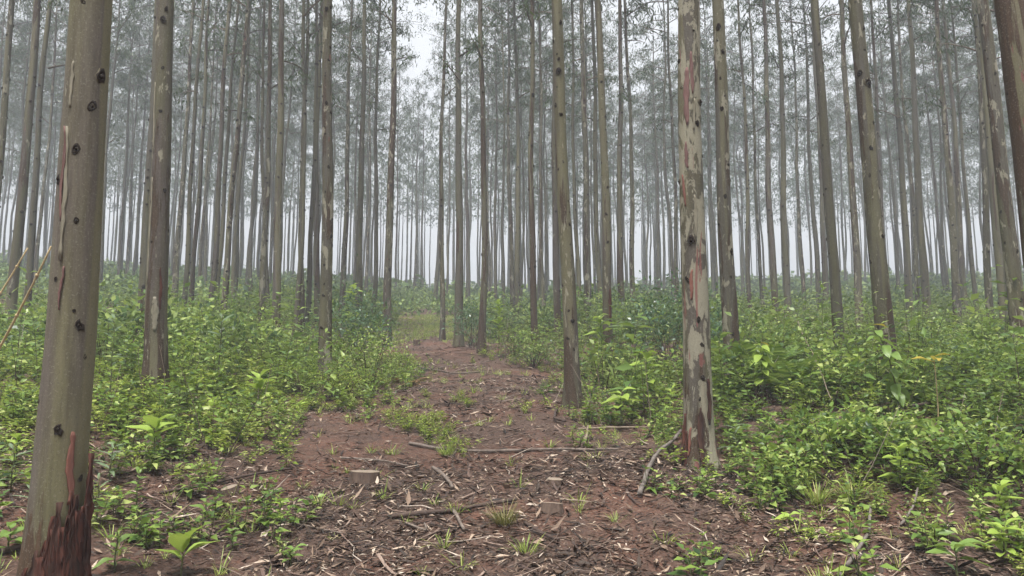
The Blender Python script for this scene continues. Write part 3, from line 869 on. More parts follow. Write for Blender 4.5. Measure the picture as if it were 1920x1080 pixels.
def bush(r, h=1.0, rad=0.5, n=260, leaf=0.07, ratio=0.45, shape='diamond', nc=16, stems=2):
    """Rounded shrub made of leafy twigs with gaps between them."""
    a = Acc()
    c = r.normal(0, 1, (nc, 3)); c = unit(c) * (r.random((nc, 1)) ** 0.4)
    c = c * [rad, rad, h * 0.42] + [0, 0, h * 0.55]
    for k in range(nc):
        base = np.array([c[k][0] * 0.15, c[k][1] * 0.15, -0.03])
        mid = (base + c[k]) * 0.5 + np.array([0, 0, 0.06])
        if stems == 2: tube(a, [base, mid, c[k]], [0.008, 0.006, 0.002], 3, 1, cap=False)
        elif stems == 1 and k % 2: tube(a, [base, c[k]], [0.008, 0.002], 3, 1, cap=False)
    w = r.integers(0, nc, n)
    off = r.normal(0, 1, (n, 3)) * [rad * 0.24, rad * 0.24, h * 0.12]
    p = c[w] + off
    p[:, 2] = np.maximum(p[:, 2], 0.03)
    dd = unit(off + 1e-4) + np.stack([r.normal(0, .5, n), r.normal(0, .5, n), r.uniform(-.2, .8, n)], -1)
    s = leaf * r.uniform(0.6, 1.35, n)
    leaves(a, p, dd, np.array([0, 0, 1.0]) + r.normal(0, 0.45, (n, 3)), s, s * ratio, shape, r.uniform(0, 0.35, n))
    return a.get()

def grass_tuft(r, n=14, h=0.16, w=0.007, spread=0.05):
    a = Acc()
    az = r.uniform(0, 6.28, n); sp = r.uniform(0.25, 1.2, n)
    d = np.stack([np.cos(az) * sp, np.sin(az) * sp, np.ones(n)], -1)
    p = np.stack([np.cos(az), np.sin(az), 0 * az], -1) * spread * r.random((n, 1))
    s = h * r.uniform(0.5, 1.3, n)
    leaves(a, p, d, np.stack([-np.cos(az), -np.sin(az), sp * 1.0], -1), s, w * r.uniform(.7, 1.3, n), 'blade', r.uniform(0.15, 0.6, n))
    return a.get()

def scatter(name, protos, pts, smin, smax, mats, label, category, seed, grow=None):
    r = np.random.default_rng(seed)
    a = Acc()
    pick = r.integers(0, len(protos), len(pts))
    for k, pr in enumerate(protos):
        q = pts[pick == k]
        sc = r.uniform(smin, smax, len(q))
        if grow is not None: sc = sc * grow[pick == k]
        a.copies(pr, q, r.uniform(0, 6.28, len(q)), sc)
    if a.n:
        obj(name, a.mesh(name, mats), kind='stuff', label=label, category=category)

rp = np.random.default_rng(3)
H_FINE = [herb(rp, 6, 0.27, 0.060) for _ in range(8)]
W_OV = [weed(rp, 3, 0.46, 0.125) for _ in range(8)]
W_LOW = [weed(rp, 3, 0.20, 0.085, 0.5, pairs=4) for _ in range(6)]
W_MID = [weed(rp, 3 + q % 3, 0.62 + 0.12 * (q % 3), 0.10 + 0.03 * (q % 4), 0.3 + 0.1 * (q % 3), 'diamond', 6) for q in range(9)]
B_MID = [bush(rp, 0.75, 0.38, 140, 0.095, stems=1) for _ in range(6)]
B_FAR = [bush(rp, 0.85, 0.55, 46, 0.19, 0.5, nc=12, stems=0) for _ in range(6)]
B_VFAR = [bush(rp, 0.9, 0.8, 36, 0.33, 0.55, nc=10, stems=0) for _ in range(5)]
G_TUFT = [grass_tuft(rp) for _ in range(8)]

def keep_from_trees(x, y, d=0.22):
    T = np.array(ALL_TREES); T = T[T[:, 1] < 30]
    m = np.ones(len(x), bool)
    for tx, ty in T:
        m &= np.hypot(x - tx, y - ty) > d
    return m

# fine herbs: thick on the left bank, thinner on the right
x, y = frustum_points(7000, 3.4, 17)
off = x - path_x(y)
dens = np.where(off < 0, 0.75, 0.16) * (0.35 + 1.3 * sstep(-0.15, 0.2, vnoise(x * 0.55, y * 0.55, 31)))
k = (~is_bare(x, y)) & (rng.random(len(x)) < dens) & keep_from_trees(x, y)
scatter('herb_undergrowth', H_FINE, on_ground(x[k], y[k]), 0.7, 1.5, [M['herb'], M['stem']], 'yellow-green small-leaved weeds covering the bank beside the path', 'undergrowth', 51, grow=edge_growth(x[k], y[k]))
# stragglers creeping out over the litter
x, y = frustum_points(2600, 3.3, 16)
b0 = is_bare(x, y); nz = vnoise(x * 2.2, y * 2.2, 39)
near_edge = np.zeros(len(x), bool)
for ddx, ddy in ((0.55, 0), (-0.55, 0), (0, 0.8), (0.3, 0.5), (-0.3, 0.5)):
    near_edge |= ~is_bare(x + ddx, y + ddy)
k = b0 & near_edge & (nz > -0.12) & (rng.random(len(x)) < 0.6) & keep_from_trees(x, y)
scatter('edge_weeds', H_FINE + W_LOW, on_ground(x[k], y[k]), 0.3, 0.85, [M['herb'], M['stem']], 'low straggling weeds creeping from the banks onto the litter', 'weeds', 50)
# ovate weeds near
x, y = frustum_points(5200, 3.6, 15)
off = x - path_x(y)
dens = np.where(off < 0, 0.28, 0.60) * (0.08 + 1.4 * sstep(-0.16, 0.16, vnoise(x * 1.1, y * 1.1, 32)))
k = (~is_bare(x, y)) & (rng.random(len(x)) < dens) & keep_from_trees(x, y)
scatter('leafy_undergrowth', W_OV, on_ground(x[k], y[k]), 0.55, 1.3, [M['weed'], M['stem']], 'knee-high leafy weeds crowding the forest floor on both banks', 'undergrowth', 52, grow=edge_growth(x[k], y[k]))
# low weeds everywhere near, thin on the bare soil
x, y = frustum_points(4800, 3.2, 14)
nz = vnoise(x * 1.2, y * 1.2, 33)
b = is_bare(x, y); off = x - path_x(y)
k = np.where(b, rng.random(len(x)) < (0.55 + 0.35 * (y < 6)) * sstep(-0.15, 0.25, nz) * sstep(0.8, 1.8, np.abs(off - 0.2)), rng.random(len(x)) < 0.35) & keep_from_trees(x, y)
scatter('low_weeds', W_LOW, on_ground(x[k], y[k]), 0.45, 1.25, [M['weed'], M['stem']], 'scattered low weeds among the litter and along the path edges', 'weeds', 53)
# grass
x, y = frustum_points(9000, 3.2, 16)
b = is_bare(x, y); st = inside(STRIP, *edge_fuzz(x, y)); off = x - path_x(y)
nz = vnoise(x * 1.6, y * 1.6, 34)
front = (y < 6.2) & (np.abs(off - 0.1) > 1.5)
pr = np.where(st, 0.9 * sstep(-0.15, 0.15, nz), np.where(b, 0.24 * sstep(0.05, 0.3, nz) + 0.03, 0.10 + 0.25 * sstep(0.0, 0.3, nz) * (off > 0)))
pr = np.where(front, np.maximum(pr, 0.30 * sstep(-0.2, 0.25, nz) + 0.06), pr)
k = (rng.random(len(x)) < pr) & keep_from_trees(x, y)
scatter('grass', G_TUFT, on_ground(x[k], y[k]), 0.45, 1.2, [M['grass'], M['grass']], 'short bright grass tufts along the middle and edges of the dirt path', 'grass', 54)
rr_ = np.random.default_rng(9)
lo, hi = STRIP.min(0), STRIP.max(0)
x = rr_.uniform(lo[0], hi[0], 420); y = rr_.uniform(lo[1], hi[1], 420)
k = inside(STRIP, *edge_fuzz(x, y)) & (vnoise(x * 1.8, y * 1.8, 35) > 0.0)
scatter('strip_weeds', H_FINE, on_ground(x[k], y[k]), 0.25, 0.65, [M['herb'], M['stem']], 'green patch of low herbs growing in the middle of the path', 'weeds', 55)
y = rr_.uniform(21.0, 42.0, 1700); x = path_x(y) + rr_.normal(0, 1.2, 1700)
k = (np.abs(x - path_x(y)) < 2.2) & (~is_bare(x, y))
scatter('lane_grass', G_TUFT, on_ground(x[k], y[k]), 0.8, 1.6, [M['grass'], M['grass']], 'light green grass patch at the far end of the dirt path', 'grass', 56)
# middle distance
x, y = frustum_points(6400, 9.5, 34)
off = x - path_x(y)
b = is_bare(x, y) | ((np.abs(off) < 1.5) & (y < 36)); nz = vnoise(x * 0.4, y * 0.4, 36)
k = (~b) & (rng.random(len(x)) < (0.42 + 1.5 * nz) * (0.35 + 1.2 * sstep(-0.2, 0.15, vnoise(x * 0.95, y * 0.95, 64)))) & keep_from_trees(x, y, 0.3)
scatter('weed_undergrowth', W_MID, on_ground(x[k], y[k]), 0.4, 1.15, [M['weed'], M['stem']], 'tangled green weeds between the nearer trunks', 'undergrowth', 57, grow=1 + 0.9 * vnoise(x[k] * 0.5, y[k] * 0.5, 62))
x, y = frustum_points(3200, 8.5, 32)
off = x - path_x(y)
b = is_bare(x, y) | ((np.abs(off) < 1.9) & (y < 38)); nz = vnoise(x * 0.3, y * 0.3, 37)
k = (~b) & (rng.random(len(x)) < 0.38 + 1.4 * nz) & keep_from_trees(x, y, 0.4)
scatter('bushy_undergrowth', B_MID, on_ground(x[k], y[k]), 0.55, 1.35, [M['shrub'], M['brown_stem']], 'dark green bushy undergrowth spreading under the trees', 'undergrowth', 58, grow=0.6 + 2.2 * np.clip(vnoise(x[k] * 0.35, y[k] * 0.35, 63) + 0.08, 0, 1))
# tall emergent weeds and dead stems that break the even top
x, y = frustum_points(900, 7.5, 30)
k = (~is_bare(x, y)) & (np.abs(x - path_x(y)) > 1.6) & (rng.random(len(x)) < 0.45) & keep_from_trees(x, y, 0.3)
W_TALL = [weed(rp, 2, 1.05, 0.16 + 0.04 * (q % 3), 0.28 + 0.1 * (q % 2), 'folded', 8) for q in range(6)]
scatter('tall_weeds', W_TALL, on_ground(x[k], y[k]), 0.6, 1.25, [M['broad'], M['brown_stem']], 'taller light-leaved weeds sticking out above the undergrowth', 'weeds', 71)
def dead_stems():
    r = np.random.default_rng(72); a = Acc()
    x, y = frustum_points(1500, 5.0, 24, 2.0, r)
    k = (~is_bare(x, y)) & (r.random(len(x)) < 0.6)
    for xi, yi in zip(x[k], y[k]):
        h = r.uniform(0.25, 0.95); d = np.array([r.normal(0, 0.3), r.normal(0, 0.3), 1.0]); t = np.linspace(0, 1, 4)[:, None]
        p = np.array([xi, yi, float(ground_z(xi, yi)) - 0.02]) + d * h * t + np.cumsum(r.normal(0, 0.02, (4, 3)), 0) * h
        tube(a, p, 0.0045 * np.linspace(1, 0.5, 4), 4, cap=False)
    obj('dead_stems', a.mesh('dead_stems', [M['twig_litter']]), kind='stuff', label='bare brown stalks standing among the weeds', category='weeds')
dead_stems()
# far
x, y = frustum_points(4400, 30, 62, 4)
nz = vnoise(x * 0.22, y * 0.22, 38)
k = rng.random(len(x)) < 0.75 + 0.8 * nz
k &= ~((np.abs(x - path_x(y)) < 1.8) & (y < 40))
scatter('far_undergrowth', B_FAR, on_ground(x[k], y[k]), 0.6, 1.5, [M['far_shrub'], M['brown_stem']], 'low green undergrowth receding under the misty rows of trunks', 'undergrowth', 59)
x, y = frustum_points(3200, 60, 115, 6)
scatter('misty_undergrowth', B_VFAR, on_ground(x, y), 0.5, 2.3, [M['far_shrub'], M['brown_stem']], 'grey-green undergrowth along the foggy crest', 'undergrowth', 60)

# ------------------------------------------------------------------ litter
def litter():
    r = np.random.default_rng(17)
    def pts(n, y0, y1, bias):
        x, y = frustum_points(n, y0, y1, 2.0, r)
        b = is_bare(x, y)
        nz = vnoise(x * 1.1, y * 1.1, 41)
        k = r.random(n) < np.where(b, np.maximum(0.60 + 1.3 * (nz + 0.05) * bias, 0.34), 0.5)
        return x[k], y[k]
    # dead leaves and bark chips
    a = Acc()
    for n, y0, y1, sc in ((60000, 3.1, 7.0, 1.0), (42000, 7.0, 13.0, 1.2), (30000, 13.0, 26.0, 1.7)):
        x, y = pts(n, y0, y1, 1.0)
        m = len(x); az = r.uniform(0, 6.28, m)
        d = np.stack([np.cos(az), np.sin(az), r.normal(0.02, 0.16, m)], -1)
        L = r.gamma(2.6, 0.018, m) * sc + 0.012; W = L * r.uniform(0.07, 0.28, m)
        nn = np.stack([r.normal(0, 0.35, m), r.normal(0, 0.35, m), np.ones(m)], -1)
        leaves(a, on_ground(x, y, 0.006 + r.random(m) * 0.016), d, nn, L, W, 'folded' if y0 < 5 else 'diamond', r.normal(0.0, 0.22, m))
    obj('leaf_litter', a.mesh('leaf_litter', [M['litter']]), kind='stuff', label='brown dead leaves and bark chips strewn over the soil', category='litter')
    # bark ribbons
    a = Acc()
    x, y = pts(7500, 3.1, 20, 1.4)
    for xi, yi in zip(x, y):
        ln = r.gamma(3, 0.06) + 0.06; w = r.uniform(0.003, 0.011); az = r.normal(0.2, 0.9) if r.random() < 0.6 else r.uniform(0, 3.14)
        k = 5; t = np.linspace(-0.5, 0.5, k)
        bend = r.normal(0, 0.25)
        px = xi + ln * (t * math.cos(az) - bend * t * t * math.sin(az)); py = yi + ln * (t * math.sin(az) + bend * t * t * math.cos(az))
        pz = ground_z(px, py) + 0.010 + 0.02 * np.abs(r.normal(0, 1)) * (t * 2 * np.sign(r.normal())) ** 2
        sx, sy = -math.sin(az), math.cos(az)
        cur = r.uniform(0.1, 0.8) * w
        A = np.stack([px + sx * w, py + sy * w, pz + cur], -1); C = np.stack([px, py, pz], -1); B = np.stack([px - sx * w, py - sy * w, pz + cur], -1)
        V = np.concatenate([A, C, B]); i = np.arange(k - 1)[:, None]
        Q = np.concatenate([np.concatenate([i, i + k, i + k + 1, i + 1], 1), np.concatenate([i + k, i + 2 * k, i + 2 * k + 1, i + k + 1], 1)])
        a.add(V, None, Q)
    obj('bark_litter', a.mesh('bark_litter', [M['strip']]), kind='stuff', label='curled ribbons of fallen bark lying over the soil', category='litter')
    # twigs
    a = Acc()
    x, y = pts(3600, 3.1, 18, 1.2)
    for xi, yi in zip(x, y):
        ln = r.gamma(2.5, 0.11) + 0.06; az = r.uniform(0, 3.14); rad = r.uniform(0.0018, 0.0055)
        t = np.linspace(-0.5, 0.5, 4); w = r.normal(0, 0.06 * ln, 4)
        px = xi + ln * t * math.cos(az) - w * math.sin(az); py = yi + ln * t * math.sin(az) + w * math.cos(az)
        pz = ground_z(px, py) + 0.012 + r.uniform(0, 0.03) + t * ln * r.normal(0, 0.10)
        tube(a, np.stack([px, py, pz], -1), rad * np.array([1, 0.95, 0.85, 0.6]), 4, cap=True)
    obj('twig_litter', a.mesh('twig_litter', [M['twig_litter']]), kind='stuff', label='thin dead twigs scattered over the litter', category='litter')
litter()

# ------------------------------------------------------------------ single plants
PLANT_GROUP = 'single plants on the forest floor'
def leaf_mesh(name, ratio, mat, seed, wavy=0.03, heart=False):
    """One broad leaf, length 1 along +X, with a folded midrib and drooping tip."""
    r = np.random.default_rng(seed)
    n = 8; t = np.linspace(0, 1, n)
    w = ratio * 0.5 * np.sin(np.pi * np.clip(t, 0, 1) ** (0.62 if heart else 0.8)) ** 0.85
    w[0] = 0.012; w[-1] = 0.002
    u = -0.30 * t ** 2 + 0.08 * t
    rows_ = []
    for s in (1.0, 0.5, 0.0, -0.5, -1.0):
        rows_.append(np.stack([t, w * s, u + abs(s) * 0.35 * w + wavy * np.sin(t * 9 + s * 3 + seed) * abs(s)], -1))
    V = np.concatenate(rows_)
    i = np.arange(n - 1)[:, None]
    Q = np.concatenate([np.concatenate([i + k * n, i + (k + 1) * n, i + (k + 1) * n + 1, i + k * n + 1], 1) for k in range(4)])
    a = Acc(); a.add(V, None, Q)
    return a.mesh(name, [mat])
BROAD = [leaf_mesh('leaf', 0.46, M['broad'], k) for k in range(3)]
BRIGHT = [leaf_mesh('leaf', 0.50, M['bright'], k + 7) for k in range(3)]
LANCE = [leaf_mesh('leaf', 0.17, M['lance'], k + 3, 0.01) for k in range(2)]
YELLOW = leaf_mesh('leaf', 0.40, M['yellow'], 5)

def leafy_plant(name, px, py, h, n, L, pool, label, mat='stem', yellow=0, up=0.35, top=0.35, bend=(0, 0), seed=0, stem_r=0.006, cat='plant'):
    """A plant with leaves large enough to see one by one: each is a part."""
    r = np.random.default_rng(seed + 900)
    B = G(px, py)
    e = empty(name, B, label, cat, PLANT_GROUP)
    t = np.linspace(0, 1, 7)[:, None]
    pts = np.array([bend[0], bend[1], 0]) * t ** 2 + np.array([0, 0, h]) * t + r.normal(0, 0.008, (7, 3)) * t
    pts[0, 2] = -0.05
    a = Acc(); tube(a, pts, np.linspace(stem_r, stem_r * 0.45, 7), 6)
    obj('stem', a.mesh('stem', [M[mat]]), e)
    for k in range(n):
        f = 1 - (k / max(n - 1, 1)) * (1 - top) if n > 1 else 1
        p = [float(np.interp(f, t[:, 0], pts[:, c])) for c in range(3)]
        az = k * 2.4 + r.uniform(-0.4, 0.4)
        me = YELLOW if k < yellow else pool[k % len(pool)]
        lf = obj('leaf', me, e)
        lf.location = p
        lf.rotation_euler = Euler((r.uniform(-0.3, 0.3), -(up + r.uniform(-0.25, 0.25) + 0.5 * (f - 0.7)), az))
        s = L * r.uniform(0.72, 1.15) * (0.75 if k < 2 else 1)
        lf.scale = (s, s, s)
    return e

leafy_plant('broadleaf_seedling', 288, 858, 0.30, 10, 0.27, BRIGHT, 'bright green seedling with big oval leaves beside the torn-bark tree', up=0.45, top=0.15, seed=1)
leafy_plant('broadleaf_seedling', 250, 850, 0.16, 7, 0.13, LANCE, 'grey-green narrow-leaved seedling just below the bright big-leaved one', up=0.4, top=0.2, seed=2)
leafy_plant('broadleaf_seedling', 484, 770, 0.40, 12, 0.27, BRIGHT, 'bright lime seedling in the weeds between the lilac tree and the weed-ringed tree', up=0.5, top=0.35, seed=3)
leafy_plant('sapling', 408, 740, 1.0, 18, 0.28, LANCE, 'tall narrow-leaved sapling just right of the lilac tree', up=0.35, top=0.5, seed=4)
leafy_plant('sapling', 205, 765, 0.95, 20, 0.28, LANCE, 'narrow-leaved sapling between the torn-bark tree and the lilac tree', up=0.3, top=0.45, seed=5)
leafy_plant('broadleaf_sapling', 1690, 790, 0.95, 24, 0.19, BROAD, 'drooping broad-leaved sapling with one yellow leaf before the brown-footed tree', yellow=1, up=-0.35, top=0.3, bend=(-0.28, -0.15), seed=6, stem_r=0.009)
leafy_plant('broadleaf_sapling', 1765, 862, 0.85, 6, 0.20, [YELLOW, LANCE[0]], 'bare-stemmed sapling with a few yellow leaves at its top', mat='straw', up=0.1, top=0.93, seed=7, stem_r=0.007)
leafy_plant('broadleaf_sapling', 1432, 765, 0.75, 22, 0.18, BRIGHT, 'lime broad-leaved sapling with drooping leaves right of the two-toned tree', yellow=1, up=-0.2, top=0.4, seed=8)
leafy_plant('broadleaf_seedling', 1795, 1085, 0.17, 6, 0.22, BROAD, 'low seedling with four big veined leaves at the bottom right of the picture', up=0.15, top=0.6, seed=9)
leafy_plant('broadleaf_seedling', 1480, 985, 0.06, 7, 0.10, BRIGHT, 'flat rosette of pale green leaves on the litter by the grass', up=0.25, top=0.5, seed=10)
leafy_plant('broadleaf_shrub', 1128, 715, 1.15, 22, 0.28, BRIGHT, 'light green broad-leaved shrub between the pale-shanked and red-scarred trees', up=0.1, top=0.3, seed=11, stem_r=0.009, cat='shrub')
leafy_plant('broadleaf_shrub', 1215, 785, 0.78, 18, 0.22, BRIGHT, 'light green broad-leaved weed left of the flaking tree', up=0.3, top=0.25, seed=12)
leafy_plant('broadleaf_shrub', 1165, 805, 0.42, 9, 0.26, BRIGHT, 'low plant with drooping pale leaves right of the pale-shanked tree', up=0.1, top=0.5, seed=13)
leafy_plant('palm_like_plant', 1184, 715, 1.0, 24, 0.5, LANCE, 'drooping long-leaved plant between the red-scarred and flaking trees', up=0.1, top=0.75, seed=14)
leafy_plant('broadleaf_seedling', 1382, 872, 0.34, 12, 0.17, LANCE, 'pale narrow-leaved seedling at the front of the weeds right of the flaking tree', up=0.4, top=0.3, seed=15)
leafy_plant('broadleaf_seedling', 1440, 892, 0.34, 11, 0.16, BROAD, 'upright leafy seedling at the border of weeds and litter', up=0.5, top=0.3, seed=16)
leafy_plant('broadleaf_seedling', 525, 985, 0.17, 14, 0.07, BRIGHT, 'small bushy green seedling alone on the litter left of the stump', up=0.5, top=0.15, seed=17)
leafy_plant('broadleaf_seedling', 545, 1062, 0.10, 8, 0.10, BROAD, 'small dark green seedling on the litter at the bottom edge', up=0.25, top=0.3, seed=18)
leafy_plant('broadleaf_seedling', 435, 1035, 0.13, 9, 0.08, BROAD, 'dark green seedling on the litter right of the torn-bark tree', up=0.4, top=0.2, seed=19)
leafy_plant('broadleaf_seedling', 215, 1072, 0.22, 10, 0.11, BROAD, 'round-leaved plant at the foot of the torn-bark tree', up=0.3, top=0.15, seed=20)
leafy_plant('broadleaf_seedling', 15, 1040, 0.16, 8, 0.14, BROAD, 'round-leaved green plant at the lower left corner', up=0.3, top=0.2, seed=21)
leafy_plant('broadleaf_seedling', 20, 925, 0.30, 12, 0.16, LANCE, 'grey-green lance-leaved plant left of the torn-bark tree', up=0.4, top=0.2, seed=22)
leafy_plant('broadleaf_seedling', 340, 1085, 0.18, 5, 0.22, BRIGHT, 'lime seedling with long leaves cut by the bottom edge', up=0.6, top=0.5, seed=23)
leafy_plant('broadleaf_shrub', 660, 655, 1.7, 26, 0.3, BRIGHT, 'tall pale-leaved shrub behind the bush left of the path', up=0.2, top=0.45, seed=24, stem_r=0.01, cat='shrub')
leafy_plant('sapling', 935, 672, 1.25, 30, 0.18, BRIGHT, 'thin pale green sapling right of the brown-shanked tree', mat='brown_stem', up=0.5, top=0.4, seed=25)

for q, (px, py, h, n, L, pool, lab) in enumerate([
    (205, 905, 0.26, 12, 0.17, LANCE, 'grey-green lance-leaved seedling right of the torn-bark tree, above the litter'),
    (255, 965, 0.30, 11, 0.10, BROAD, 'thin-stemmed seedling in the litter right of the torn bark'),
    (385, 985, 0.16, 9, 0.10, BROAD, 'low seedling near the thin slanting stick'),
    (180, 985, 0.30, 12, 0.12, LANCE, 'lance-leaved seedling touching the torn bark'),
    (60, 985, 0.22, 10, 0.15, LANCE, 'blue-green seedling just left of the torn bark'),
    (30, 870, 0.20, 10, 0.13, BRIGHT, 'yellow-green seedling by the dark stick left of the torn-bark tree'),
    (1885, 1060, 0.22, 14, 0.13, BRIGHT, 'yellow-green bushy seedling in the lower right corner'),
    (1880, 985, 0.24, 12, 0.13, BRIGHT, 'lime seedling near the right edge above the corner seedling'),
    (1640, 905, 0.32, 12, 0.15, BROAD, 'broad-leaved seedling in the weeds above the grey bent twig'),
    (1560, 880, 0.34, 12, 0.16, BRIGHT, 'light green seedling in the weeds above the long grass'),
    (1690, 925, 0.34, 12, 0.16, BRIGHT, 'lime-leaved seedling under the yellow-leaved sapling'),
    (1810, 860, 0.36, 12, 0.17, BROAD, 'broad-leaved seedling right of the yellow-leaved sapling'),
    (1260, 800, 0.40, 12, 0.15, BRIGHT, 'lime seedling hugging the flaking tree on its path side'),
    (1105, 775, 0.35, 12, 0.14, BRIGHT, 'light green seedling beside the pale-shanked tree foot'),
    (395, 800, 0.26, 10, 0.16, BRIGHT, 'lime seedling in the herbs right of the big-leaved one'),
    (335, 790, 0.30, 12, 0.15, LANCE, 'grey-green seedling behind the big-leaved bright one'),
    (560, 790, 0.22, 12, 0.12, BRIGHT, 'yellow-green seedling at the edge of the herbs by the path'),
    (640, 770, 0.22, 10, 0.14, BRIGHT, 'bright seedling at the path edge right of the weed-ringed tree'),
]):
    leafy_plant('broadleaf_seedling', px, py, h, n, L, pool, lab, up=0.4, top=0.2, seed=30 + q)

def shrub(px, py, h, rad, n, leaf, mat, label, seed, shape='diamond', nc=26):
    r = np.random.default_rng(seed + 1200)
    e = empty('shrub', G(px, py), label, 'shrub', PLANT_GROUP)
    V, T, Q, TM, QM = bush(r, h, rad, n, leaf, 0.45, shape, nc)
    for name, mi, mt in (('foliage', 0, M[mat]), ('stem', 1, M['brown_stem'])):
        a = Acc(); a.add(V, T[TM == mi], Q[QM == mi])
        me = a.mesh(name, [mt])
        obj(name, me, e, kind='stuff') if name == 'foliage' else obj(name, me, e)
    return e
shrub(655, 690, 1.6, 0.8, 2200, 0.08, 'blue_shrub', 'dense blue-green bush between the weed-ringed tree and the path bend', 1)
shrub(690, 735, 0.9, 0.8, 2200, 0.05, 'weed', 'light green rounded bush overhanging the left edge of the path', 2)
shrub(640, 748, 0.5, 0.5, 1000, 0.045, 'herb', 'yellow-green low bush at the foot of the weed-ringed tree', 3)
shrub(745, 705, 0.45, 0.45, 800, 0.05, 'weed', 'small bush at the path edge below the path-bend tree', 4)
shrub(885, 650, 1.1, 0.6, 1000, 0.08, 'blue_shrub', 'dark bush between the dark-stemmed and brown-shanked trees', 5)
shrub(1255, 690, 1.6, 0.8, 1800, 0.085, 'blue_shrub', 'tall dark bush left of the flaking tree', 6)
shrub(1340, 690, 1.0, 0.6, 1100, 0.08, 'blue_shrub', 'blue-green bush between the flaking and two-toned trees', 7)
shrub(1480, 690, 0.95, 0.9, 1500, 0.065, 'weed', 'light green bush between the two-toned and fern-side trees', 8)
shrub(1745, 700, 0.95, 0.8, 1500, 0.07, 'shrub', 'dark bush right of the brown-footed tree', 9)
shrub(1860, 745, 0.70, 0.85, 1700, 0.065, 'weed', 'broad green bush before the edge tree', 10)
shrub(1000, 690, 0.6, 0.6, 1000, 0.055, 'shrub', 'small bush beside the path between the brown-shanked and pale-shanked trees', 11)
shrub(960, 668, 0.6, 0.6, 800, 0.06, 'weed', 'leafy bush at the right edge of the path end', 12)
shrub(1230, 770, 0.42, 0.5, 1100, 0.045, 'weed', 'small bush hugging the ground left of the flaking tree', 13)
shrub(560, 735, 0.45, 0.6, 1100, 0.045, 'herb', 'yellow-green bush left of the weed-ringed tree', 14)
shrub(150, 660, 0.9, 0.9, 1400, 0.065, 'weed', 'green bush seen just right of the torn-bark tree, behind the sapling', 15)
shrub(1560, 840, 0.42, 0.6, 1100, 0.07, 'weed', 'broad-leaved low bush in the open bank of weeds', 16, 'ovate')
shrub(1690, 870, 0.42, 0.6, 1100, 0.07, 'weed', 'broad-leaved low bush under the bare-stemmed yellow-leaved sapling', 17, 'ovate')
shrub(1840, 900, 0.45, 0.6, 1100, 0.065, 'weed', 'broad-leaved low bush near the right edge of the picture', 18, 'ovate')
shrub(1470, 905, 0.36, 0.4, 700, 0.06, 'weed', 'leafy low bush where the weeds meet the litter right of the flaking tree', 19, 'ovate')

def frond_mesh(name, mat, seed, n=22, curl=0.5):
    """A fern frond, length 1 along +X, pinnae on both sides."""
    r = np.random.default_rng(seed)
    a = Acc()
    t = np.linspace(0, 1, 9)
    tube(a, np.stack([t, 0 * t, 0.30 * t - curl * t ** 2], -1), np.linspace(0.007, 0.002, 9), 4, 0)
    for s in (1, -1):
        tt = np.linspace(0.16, 0.98, n)
        p = np.stack([tt, 0 * tt, 0.30 * tt - curl * tt ** 2], -1)
        d = np.stack([0.45 + 0 * tt, s * np.ones(n), r.normal(-0.08, 0.08, n)], -1)
        L = 0.26 * np.sin(np.pi * (0.15 + 0.85 * tt)) ** 0.7 * r.uniform(0.85, 1.1, n) + 0.02
        leaves(a, p, d, np.array([[0, 0, 1.0]]) + r.normal(0, 0.15, (n, 3)), L, L * 0.24, 'ovate', 0.2)
    return a.mesh(name, [mat])
FERN = [frond_mesh('frond', M['broad'], k) for k in range(2)]
DEADF = [frond_mesh('frond', M['dead_frond'], k + 5, 18, 0.25) for k in range(2)]
def fern(px, py, n, L, pool, label, up, seed, arc=6.28, az0=0.0):
    r = np.random.default_rng(seed + 700)
    e = empty('fern', G(px, py), label, 'fern', PLANT_GROUP)
    for k in range(n):
        f = obj('frond', pool[k % 2], e)
        f.location = (r.normal(0, 0.02), r.normal(0, 0.02), 0.015)
        f.rotation_euler = Euler((r.uniform(-0.3, 0.3), -(up + r.uniform(-0.25, 0.25)), az0 + arc * k / n + r.uniform(-0.25, 0.25)))
        s = L * r.uniform(0.75, 1.1); f.scale = (s, s, s)
    return e
fern(1425, 735, 13, 0.95, FERN, 'bright green fern clump right of the two-toned tree', 0.75, 1)
fern(1495, 745, 9, 0.75, FERN, 'smaller fern beside the clump, further from the two-toned tree', 0.7, 2)
fern(1345, 745, 7, 0.5, FERN, 'fern tucked behind the flaking tree', 0.7, 3)
fern(755, 724, 9, 0.42, DEADF, 'heap of dry brown fern fronds at the left edge of the path', 0.08, 4, 3.4, -1.9)

def tuft(px, py, n, h, mat, label, seed, w=0.006):
    r = np.random.default_rng(seed)
    V, T, Q, TM, QM = grass_tuft(r, n, h, w, 0.07)
    a = Acc(); a.add(V, T, Q)
    o = obj('grass_tuft', a.mesh('grass_tuft', [M[mat]]), None, label=label, category='grass', group=PLANT_GROUP)
    o.location = G(px, py)
tuft(945, 985, 110, 0.24, 'dry_grass', 'dry olive grass tuft beside the heap of bark on the path', 1)
tuft(985, 1040, 40, 0.14, 'grass', 'sprawling light green grass tuft below the dry one', 2)
tuft(1535, 945, 70, 0.30, 'grass', 'long yellow-green grass tuft at the front of the weeds', 3, 0.008)
tuft(1600, 940, 60, 0.28, 'grass', 'long grass tuft beside the twig at the front of the weeds', 4, 0.008)
tuft(835, 855, 80, 0.18, 'grass', 'bright grass clump against the long branch across the path', 5)

